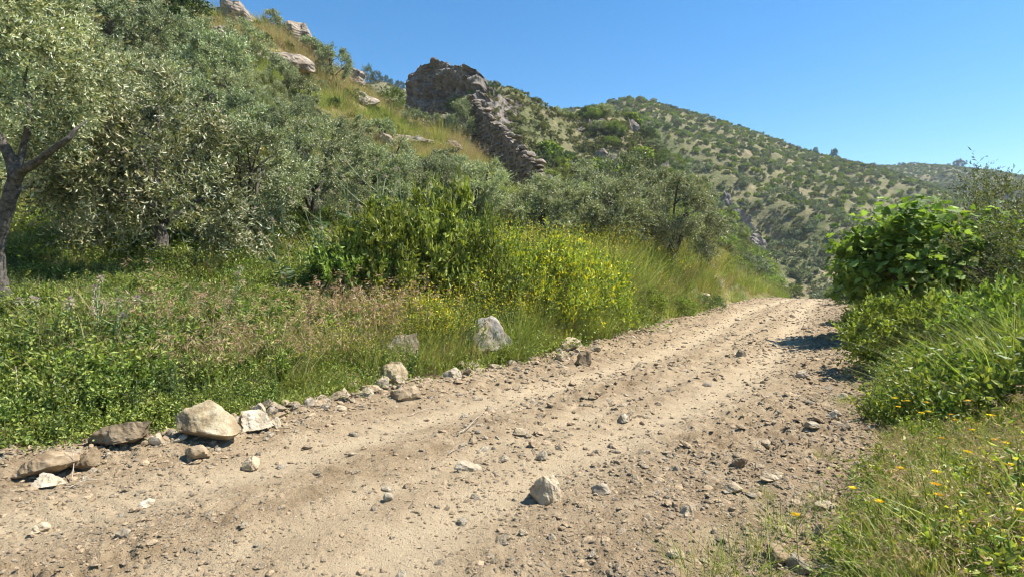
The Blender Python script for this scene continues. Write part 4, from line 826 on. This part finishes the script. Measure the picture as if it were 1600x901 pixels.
def put(name, srcs, x, y, sc, lab, cat, hs=None, tilt=.12):
    n = len(x)
    if not n: return
    P = np.stack([x, y, H(x, y) - .01], 1); s3 = np.stack([sc, sc, sc * (1 if hs is None else hs)], 1)
    scatter(name, srcs, P, np.stack([rng.normal(0, tilt, n), rng.normal(0, tilt, n), rng.uniform(0, 6.28, n)], 1), s3, rng.integers(0, len(srcs), n), lab, cat)
# --- left verge
x, y, d, px = cand(13000, -1.05, .56, 3.6, 46, 'L', .0, 13)
ok = rng.uniform(size=len(x)) < np.clip((y / 10.5) ** 1.7, .25, 1); x, y, d, px = x[ok], y[ok], d[ok], px[ok]
edge_n = fbm(x * 1.3, y * 1.3, 3, 601) * .35; ok = d > .10 + edge_n; x, y, d, px = x[ok], y[ok], d[ok], px[ok]
n1 = fbm(x * .7, y * .7, 3, 611); n2 = fbm(x * .45, y * .45, 3, 621); r = rng.uniform(size=len(x)); depthf = np.clip(y / 9, .8, 2.2)
sc = rng.uniform(.6, 1.4, len(x)) * np.clip(.5 + d * .5, .45, 1.15) * np.clip(depthf, .85, 1.5)
sc = sc * np.where((px < 480) & (y > 8.6) & (y < 17), .5, 1)     # plants stay low in the shade of the grove
brome = ((px > 270) & (px < 620) & (d > .9) & (d < 3.4) & (r < .50 + .8 * n1)) | ((px > 1050) & (r < .06))
must = ~brome & (((px > 735) & (px < 985) & (d > .7) & (d < 4.5) & (r < .36)) | ((px > 560) & (px < 740) & (d > .4) & (d < 2.5) & (r < .22)) | ((px > 985) & (d < 6) & (r < .14)) | ((px > 480) & (px < 620) & (d < 1.4) & (r < .2)))
tall = ~brome & ~must & (((px > 790) & (px < 985) & (d < 2.2) & (r < .8)) | ((px > 985) & (r < .45)) | ((px > 640) & (px < 720) & (d < .9) & (r < .5)) | ((r < .07) & (px > 600)))
weed = ~brome & ~must & ~tall & ((((px < 300) | ((px > 480) & (px < 800) & (d > 1.5))) & (n2 > -.35) & (r < .85)) | (r < .45))
dry = ~brome & ~must & ~tall & ~weed & ((n1 > .15) | (r > .86) | ((px > 1000) & (r > .9)))
gr = ~brome & ~must & ~tall & ~weed & ~dry
put('dry_brome_grass', S_brome, x[brome], y[brome], sc[brome] * 1.05, 'pinkish dry brome grass patch on the left verge', 'grass')
put('yellow_weeds', S_must, x[must], y[must], sc[must] * .95, 'yellow flowering weeds along the left bank', 'weeds')
put('tall_grass', S_tall, x[tall], y[tall], sc[tall] * .85, 'tall green grass tufts on the left bank', 'grass')
put('leafy_weeds', S_weed + S_spr[:1] + S_weed[3:], x[weed], y[weed], sc[weed], 'leafy green weeds filling the left verge', 'weeds')
put('straw_grass', S_dryg, x[dry], y[dry], sc[dry], 'straw coloured grass on the left verge', 'grass')
put('verge_grass', S_grass + S_cov[:1], x[gr], y[gr], sc[gr] * 1.1, 'green grass on the left verge', 'grass')
x, y, d, px = cand(2600, -1.05, .5, 3.8, 30, 'L', .15, 12); put('ground_cover', S_cov, x, y, rng.uniform(.7, 1.4, len(x)) * np.clip(y / 9, .8, 1.6), 'low leafy ground cover of the left verge', 'ground cover')
# --- upper slope grass
u = rng.uniform(-1.0, .45, 8000); y = rng.uniform(20, 82, 8000); x = u * y; a, b = edges(x, y); px = 800 + FPX * u; D_ = tab(px, HILL, 2); ok = (a > 3) & (y < D_ + 3); x, y, px = x[ok], y[ok], px[ok]
n1 = fbm(x / 5, y / 5, 3, 651); z = H(x, y); hi = np.clip((y - 30) / 25, 0, 1) + n1; dr_ = hi > .62; sc = rng.uniform(.8, 1.5, len(x)) * np.clip(y / 30, .9, 1.7)
put('slope_dry_grass', S_dryg + S_brome[:1], x[dr_], y[dr_], sc[dr_], 'dry golden grass on the upper slope', 'grass'); put('slope_green_grass', S_grass + S_tall[:1] + S_cov[:1], x[~dr_], y[~dr_], sc[~dr_], 'green grass between the slope olives', 'grass')
# --- right verge
x, y, d, px = cand(9000, .30, 1.15, 2.3, 46, 'R', .0, 7.5); ok = (d > .05 + fbm(x * 1.4, y * 1.4, 3, 661) * .3 + .25 * (y < 5)) & (rng.uniform(size=len(x)) < .7 + d * .6); x, y, d, px = x[ok], y[ok], d[ok], px[ok]; r = rng.uniform(size=len(x)); n1 = fbm(x * .8, y * .8, 3, 671)
nearm = y < 5.6 + fbm(x * .8, y * .8, 2, 672) * .5; sc = rng.uniform(.7, 1.25, len(x)) * np.clip(.5 + d * .45, .45, 1.1)
m = nearm & (((px > 1540) & (d > 1.4) & (r < .22)) | (r < .04)); put('meadow_brome', S_brome, x[m], y[m], sc[m] * .72, 'brown seeding grass in the right foreground', 'grass'); m2 = nearm & ~m
k = m2 & (r < .35); put('meadow_cover', S_cov, x[k], y[k], sc[k] * .9, 'low leafy cover in the right foreground', 'ground cover')
k = m2 & (r >= .35); put('meadow_grass', [grass_clump(880 + q, 170, .28, .24, [.006, .010, .005][q], (2, 5, 6, 1, 2.2), None, .34, .5) for q in range(3)] + [weed_clump(885, .26, 26, .04, YGREEN, YEL, 1, spread=.3)], x[k], y[k], sc[k] * rng.uniform(.6, 1.1, k.sum()), 'yellow-green meadow grass in the right foreground', 'grass')
fm = ~nearm; k = fm & (r < .2); put('verge_tall_grass', S_tall, x[k], y[k], sc[k] * np.clip(.7 + .25 * d[k], .6, 1.2), 'tall green grass on the right verge', 'grass')
k = fm & (r >= .2) & (r < .85); put('verge_weeds', S_weed + S_grass[:1], x[k], y[k], sc[k] * 1.5, 'leafy weeds on the right verge', 'weeds'); k = fm & (r >= .85); put('verge_ground_cover', S_cov, x[k], y[k], sc[k] * 1.4, 'low cover under the right verge bushes', 'ground cover')
# a few blades on the road margins
x, y, a, b = road_points(2600); k = ((a > -.35) | (b > -.5)) & (rng.uniform(size=len(x)) < .06); put('margin_grass', S_grass, x[k], y[k], rng.uniform(.25, .55, k.sum()), 'stray grass tufts at the road margins', 'grass')

# ------------------------------------------------------------------ named weeds and bushes of the verges
def leafy_bush(seed, pals, L, Wd, n=70, tw=10, lv=9, rz=.8, zc=.62, up=.6, fl=None, mat=None):
    m, C = crown('foliage', seed, 1, rz, zc, n, tw, lv, L, Wd, mat or M_green, pals, up, .28, .16 if fl else 0, low=-.6, creamcol=fl or CREAM); return m
B_weed = [leafy_bush(900 + k, (GREEN[0] + YGREEN[:2], [2, 4, 4, 2, 2, 2]), .10, .052) for k in range(2)]; B_must = [leafy_bush(905 + k, (YGREEN, [3, 4, 3, 2]), .085, .03, 80, 12, 9, .75, .6, .8, (.62, .52, .035)) for k in range(2)]
B_fern = leafy_bush(910, ([(.07, .12, .04), (.11, .17, .06), (.15, .21, .09), (.05, .08, .03)], [3, 3, 2, 2]), .07, .03, 50, 10, 8, .6, .45)
for k, (px, Y, rp, hp, me, lb) in enumerate([
  (610, 11.5, 85, 118, B_weed[0], 'dark leafy weed bush below the tall thistles'), (688, 12.0, 75, 130, B_weed[1], 'leafy weed bush right of centre of the thistles'), (545, 11.2, 62, 84, B_weed[1], 'leafy weed bush at the left foot of the thistles'), (745, 11.6, 58, 104, B_weed[0], 'weed bush between the thistles and the yellow flowers'),
  (805, 12.6, 62, 92, B_must[0], 'yellow flowering bush nearest the thistles'), (872, 13.0, 70, 92, B_must[1], 'yellow flowering bush under the middle olive'), (928, 14.6, 56, 78, B_must[0], 'yellow flowering bush at the road side end of the clump'), (670, 9.8, 52, 52, B_must[1], 'small yellow flowered bush left of the tall cracked boulder'),
  (1010, 18.5, 30, 30, B_weed[0], 'bright green leafy weed under the rightmost olive'), (200, 7.6, 34, 34, B_fern, 'silvery thistle leaf rosette behind the brown slab'), (1420, 8.7, 75, 80, B_weed[1], 'bright leafy bush on the right verge in front of the fig'), (1490, 8.2, 80, 85, B_weed[0], 'leafy bush right of the bright leafy bush on the right verge'),
  (1570, 7.6, 85, 105, B_weed[1], 'dark leafy bush at the right picture edge'), (1380, 13, 50, 45, B_must[0], 'grassy yellow-topped bush under the fig'), (1330, 30, 26, 20, SH['dark'][0], 'dark round bush at the far right end of the road'), (1305, 40, 12, 10, SH['green'][0], 'small bush beside the crest of the road')]):
    p = at_depth(px, Y); s = rp * Y / FPX; sz = hp * Y / FPX / .95; r = tree('bush' if 'bush' in lb else 'weed', (), (p[0], p[1], p[2] - .05), 1, 0, lb, 'shrub' if 'bush' in lb else 'weed'); obj('foliage', me, r, (0, 0, 0), (0, 0, k * 1.1), (s, s, sz)); obj('stems', STEM, r, (0, 0, 0), (0, 0, k), (s * .8, s * .8, sz * .8))
VW = sorted([(40, 6.6, 40, 34), (95, 7.6, 46, 40), (150, 8.2, 38, 30), (215, 9.0, 36, 26), (255, 7.4, 32, 30), (290, 9.2, 34, 24), (345, 9.2, 36, 34), (385, 9.4, 36, 28), (430, 9.6, 38, 40), (470, 10.2, 40, 36), (515, 9.4, 36, 36), (330, 8.0, 28, 26), (70, 8.8, 40, 30), (180, 7.0, 30, 26), (565, 9.6, 36, 40), (15, 8.2, 40, 36), (1060, 21, 24, 22), (1110, 24, 22, 20), (985, 16.5, 28, 28)])
for k, (px, Y, rp, hp) in enumerate(VW):
    p = at_depth(px, Y); s = rp * Y / FPX; sz = hp * Y / FPX / .95; r = tree('weed_clump', (), (p[0], p[1], p[2] - .04), 1, 0, 'rounded clump of leafy weeds on the left verge, ' + ORD[k] + ' from the left', 'weed', 'weed clumps of the left verge'); obj('foliage', (B_weed + [B_fern, B_weed[0]])[k % 4], r, (0, 0, 0), (0, 0, k * 1.7), (s, s, sz)); obj('stems', STEM, r, (0, 0, 0), (0, 0, k), (s * .7, s * .7, sz * .7))
# fig with big lobed leaves and a grey twiggy tree behind it
def fig_crown(seed, n=4600):
    g = np.random.default_rng(seed); d = unit(g.normal(size=(60, 3))); d[:, 2] = np.abs(d[:, 2]) * 1.1 - .35; C = d * g.uniform(.5, 1.0, (60, 1)) * np.array([1, 1, .85]); C[:, 2] += 1.0
    P = C[g.integers(0, 60, n)] + g.normal(size=(n, 3)) * .14; out = unit(P - np.array([0, 0, .8])); N_ = unit(out * .5 + g.normal(size=(n, 3)) * .5 + np.array([.15, 0, .6])); D_ = unit(np.cross(N_, g.normal(size=(n, 3)))); S_ = np.cross(D_, N_)
    shp = np.array([(0, 0), (.35, .08), (.5, .42), (.28, .40), (.26, .78), (.1, .62), (0, 1), (-.1, .62), (-.26, .78), (-.28, .40), (-.5, .42), (-.35, .08)]); L = .105 * g.uniform(.6, 1.3, n)
    V = P[:, None] + S_[:, None] * (shp[:, 0][None, :, None] * L[:, None, None]) + D_[:, None] * (shp[:, 1][None, :, None] * L[:, None, None]) + N_[:, None] * ((np.abs(shp[:, 0]) * .25 - shp[:, 1] ** 2 * .2)[None, :, None] * L[:, None, None])
    c = pal(g, n, [(.11, .185, .03), (.17, .265, .05), (.24, .34, .075), (.08, .14, .025), (.30, .33, .08)], [3, 4, 3, 2, .6]); return mk_mesh('crown', V.reshape(-1, 3), [np.arange(n * 12).reshape(n, 12)], M_fig, np.repeat(c, 12, 0)), C
fm_, C = fig_crown(930); p = at_depth(1440, 13.0); s = 122 * 13 / FPX
tree('fig_tree', (fm_, trunk('trunk', 931, .8, .05, C, 7, .1)), (p[0], p[1], p[2]), s, .4, 'broad bushy fig with glossy bright leaves at the right', 'tree', None, (zrow(304, 13) - p[2]) / 1.85)
p = at_depth(1375, 17.5); tree('fig_tree', (fm_, trunk('trunk', 932, .8, .05, C, 7, .1)), (p[0], p[1], p[2]), 45 * 17.5 / FPX, 2.4, 'smaller leafy fig at the left foot of the broad one', 'tree', None, (zrow(395, 17.5) - p[2]) / 1.85)
AIRY = ([(.07, .09, .03), (.12, .14, .05), (.17, .18, .075), (.22, .20, .10)], [3, 4, 2, 1])
am, C = crown('crown', 940, 1, 1.0, 1.15, 150, 14, 11, .05, .016, M_green, AIRY, .3, .34, 0, low=-.7, lob=.6, inner=.35); at_ = trunk('trunk', 941, 1.1, .05, C, 9, .1)
for px, Y, rp, top, lb in ((1565, 13, 95, 282, 'airy grey-green tree rising right of the broad fig'), (1640, 10.5, 130, 330, 'loose twiggy tree at the right picture edge')):
    p = at_depth(px, Y); tree('airy_tree', (am, at_), p, rp * Y / FPX, px, lb, 'tree', 'airy trees at the right', (zrow(top, Y) - p[2]) / 2.25)
# thistles
def thistle(seed, h, heads=4):
    g = np.random.default_rng(seed); st = Acc(); lf = Acc(); heads_ = []; t = np.linspace(0, 1, 7)[:, None]; top = np.array([g.normal() * .12 * h, g.normal() * .12 * h, h]); ends = [top]
    mid = top * .5 + g.normal(size=3) * .05 * h; P = 2 * t * (1 - t) * mid + t ** 2 * top; st.tube(P, np.linspace(.013, .007, 7), (.30, .36, .19), 5)
    for k in range(heads - 1):
        b = P[3 + k % 3]; e = b + np.array([g.normal() * .16, g.normal() * .16, g.uniform(.15, .35)]) * h; m = (b + e) / 2 + np.array([(e - b)[0] * .3, (e - b)[1] * .3, 0]); Q = (1 - t) ** 2 * b + 2 * t * (1 - t) * m + t ** 2 * e; st.tube(Q, np.linspace(.007, .005, 7), (.30, .36, .19), 4); ends.append(e)
    n = 46; f_ = g.uniform(.02, .85, n) ** 1.2; B = np.stack([np.interp(f_, t[:, 0], P[:, q]) for q in range(3)], 1); a = g.uniform(0, 6.28, n); Dl = np.stack([np.cos(a), np.sin(a), g.uniform(-.1, .7, n)], 1); Ll = h * .20 * (1.15 - f_) * g.uniform(.7, 1.2, n); leaves(lf, g, B, Dl, Ll, Ll * .28, [(.13, .19, .08), (.18, .25, .11), (.10, .15, .06)], (1, 1, 1)); leaves(lf, g, B + unit(Dl) * Ll[:, None] * .4, Dl + g.normal(size=(n, 3)) * .6, Ll * .5, Ll * .14, [(.13, .19, .08), (.18, .25, .11)], (1, 1))
    for e in ends:
        hd = Acc(); heads_.append(hd); V, F = ICO[1]; hd.add(V * np.array([.026, .026, .028]) + e, [F], (.28, .30, .17)); n = 26; D = unit(g.normal(size=(n, 3)) + np.array([0, 0, .2])); leaves(hd, g, e + D * .02, D, .055, .012, [(.45, .42, .27), (.52, .47, .31)], (1, 1)); D = unit(g.normal(size=(30, 3)) * .5 + np.array([0, 0, 1])); leaves(hd, g, e + np.array([0, 0, .018]) + D * .003, D, .042, .010, [(.46, .28, .42), (.52, .38, .46), (.55, .45, .44)], (1, 1, 1))
    return st.mesh('stem', M_green), lf.mesh('leaves', M_green), [h_.mesh('flower_head', M_green) for h_ in heads_]
for k, (px, Y, toprow, lb) in enumerate([(455, 10.8, 345, 'lone thistle with arching stem left of the thistle stand'), (480, 11.2, 318, 'thistle at the left end of the stand'), (520, 11.6, 305, 'second thistle from the left of the stand'), (560, 12, 285, 'third thistle from the left of the stand'), (592, 12.2, 268, 'tall pale thistle in the middle of the stand'),
     (622, 12, 265, 'tallest thistle of the stand'), (655, 12.4, 272, 'branching thistle right of the tallest one'), (690, 12.6, 290, 'second thistle from the right of the stand'), (718, 12.3, 320, 'thistle at the right end of the stand'), (640, 11.3, 330, 'short thistle in front of the tallest one'), (575, 11, 335, 'short thistle in front of the pale one'),
     (150, 6.9, 452, 'purple headed thistle standing nearest behind the boulders'), (165, 6.8, 472, 'lower purple headed thistle leaning right'), (112, 6.9, 478, 'thistle with a round white head at left'), (365, 10.4, 430, 'small thistle in front of the dark grove shade'), (60, 7.5, 470, 'pale thistle near the bare olive trunk')]):
    p = at_depth(px, Y); h = max(zrow(toprow, Y) - p[2], .5); st, lf, hd = thistle(950 + k, h, 5 if k < 11 else 4); r = tree('thistle', (st, lf, *hd), p, 1, k, lb, 'thistle', 'thistles of the left verge', None, ('stem', 'leaves') + ('flower_head',) * len(hd))
# wild flowers on the right: each a stem and a head
def flower(seed, h, col, R_):
    g = np.random.default_rng(seed); s_ = Acc(); tp = np.array([g.normal() * .06, g.normal() * .06, h]); s_.tube([(0, 0, -.02), tp * .5 + g.normal(size=3) * .01, tp], [.0022, .002, .0016], (.14, .2, .05), 4); hd = Acc(); a = np.arange(11) * 2 * math.pi / 11; D = np.stack([np.cos(a), np.sin(a), np.full(11, .25)], 1); leaves(hd, g, np.repeat(tp[None], 11, 0), D, R_, R_ * .5, [col, tuple(c * .9 for c in col)], (1, 1), .05)
    V, F = ICO[1]; hd.add(V * np.array([.3, .3, .2]) * R_ + tp, [F], (.55, .36, .03)); return s_.mesh('stem', M_green), hd.mesh('petals', M_green)
FY = [flower(970 + k, .36, (.80, .55, .02), .026) for k in range(3)]; FW = [flower(975 + k, .55 + .14 * k, (.74, .76, .84), .024) for k in range(3)]
pos = [(1390, 640), (1400, 655), (1412, 640), (1425, 645), (1450, 648), (1510, 650), (1478, 660), (1540, 675), (1552, 668), (1500, 680), (1455, 672), (1330, 830), (1362, 857), (1450, 840), (1462, 822), (1475, 855), (1252, 893), (1590, 880), (1545, 720), (1560, 735), (1470, 720), (1442, 670), (1525, 705), (1575, 790), (1400, 780), (1500, 760)]
for k, (px, py) in enumerate(pos):
    p = hit(px, py + 38 * (1 if py < 800 else .6)); st, hd = FY[k % 3]; r = tree('yellow_flower', (st, hd), p, random.uniform(.8, 1.1), k, 'yellow daisy flower on a thin stem in the right foreground grass', 'flower', 'yellow flowers in the right foreground', None, ('stem', 'petals'))
for k in range(34):
    p = at_depth(rng.uniform(1430, 1610), rng.uniform(5.6, 7.4)); st, hd = FW[k % 3]; r = tree('white_flower', (st, hd), p, random.uniform(.8, 1.15), k, 'white flower on a tall stem in front of the dark right bushes', 'flower', 'white flowers at the right', None, ('stem', 'petals'))
# ------------------------------------------------------------------ hose, twigs
M_hose = mat_plain('grey_hose', (.20, .19, .18), (.42, .40, .38), 8, .6, .05)
def lay(pts, lift, r, name, mat, sides=7):
    P = catmull([(*hit(a, b)[:2], c) for a, b, c in pts], 6); P[:, 2] += H(P[:, 0], P[:, 1]) + lift; ac = Acc(); ac.tube(P, r, (1, 1, 1), sides); return obj(name, ac.mesh(name, mat, True))
tag(lay([(1312, 520, 0), (1318, 505, .12), (1330, 497, .22), (1345, 492, .18), (1362, 490, .02)], .02, .022, 'water_hose', M_hose), 'grey plastic hose arching out of the right verge onto the road', 'hose')
tag(lay([(1325, 521, .02), (1340, 522, .03), (1352, 518, .05), (1370, 515, .02)], .02, .016, 'dead_branch', M_bark), 'dark dead branch lying below the grey hose', 'branch')
for pts, r, lb in (([(716, 682, .01), (735, 672, .05), (755, 655, .07)], .007, 'dry twig sticking up on the mid road beside a clod'), ([(700, 712, 0), (715, 705, .04), (735, 700, .05)], .006, 'short dry twig on the road above the white elongated stone'), ([(636, 650, .0), (665, 643, .02), (700, 640, .01)], .006, 'thin dry twig lying on the road below the roadside rubble'),
                   ([(112, 755, .02), (116, 742, .12), (110, 732, .2)], .005, 'thin upright straw below the rounded brown stone'), ([(105, 765, .01), (130, 758, .03), (160, 752, .01)], .006, 'dry straw lying in front of the brown slab'), ([(30, 670, .05), (28, 650, .3), (26, 640, .42)], .008, 'pale dead stick poking up at the far left grass'), ([(1355, 597, .02), (1380, 600, .06), (1410, 598, .02)], .014, 'dead root at the right road edge below the tall grass'),
                   ([(1300, 530, .01), (1320, 528, .02), (1338, 531, .01)], .012, 'dark stick lying on the road left of the hose')):
    tag(lay(pts, .008, np.interp(np.linspace(0, 1, 13), [0, 1], [r, r * .4]), 'twig', M_twig, 5), lb, 'twig', 'dry twigs')

# ------------------------------------------------------------------ haze: one even box of air round the whole place
tops = [max((o.matrix_world @ Vector(c)).z for c in o.bound_box) for o in COL.objects if o.type == 'MESH' and o.get('kind') == 'structure']
zt_, zb_ = max(tops) + 14, -19.0
hx, hy0, hy1 = 3000.0, -90.0, 1190.0
hv = np.array([(x_, y_, z_) for z_ in (zb_, zt_) for y_ in (hy0, hy1) for x_ in (-hx, hx)], float)
hf = [(0, 2, 3, 1), (4, 5, 7, 6), (0, 1, 5, 4), (2, 6, 7, 3), (0, 4, 6, 2), (1, 3, 7, 5)]
mh_, nt_, N_, L_ = newmat('haze_air'); pv = N_.new('ShaderNodeVolumePrincipled'); pv.inputs['Density'].default_value = .00019; pv.inputs['Color'].default_value = (.80, .88, 1.0, 1)
L_.new(pv.outputs[0], N_.new('ShaderNodeOutputMaterial').inputs['Volume'])
tag(obj('haze', mk_mesh('haze', hv, [np.array(hf)], mh_)), 'thin blue daylight haze over the valley', 'haze', None, 'stuff')
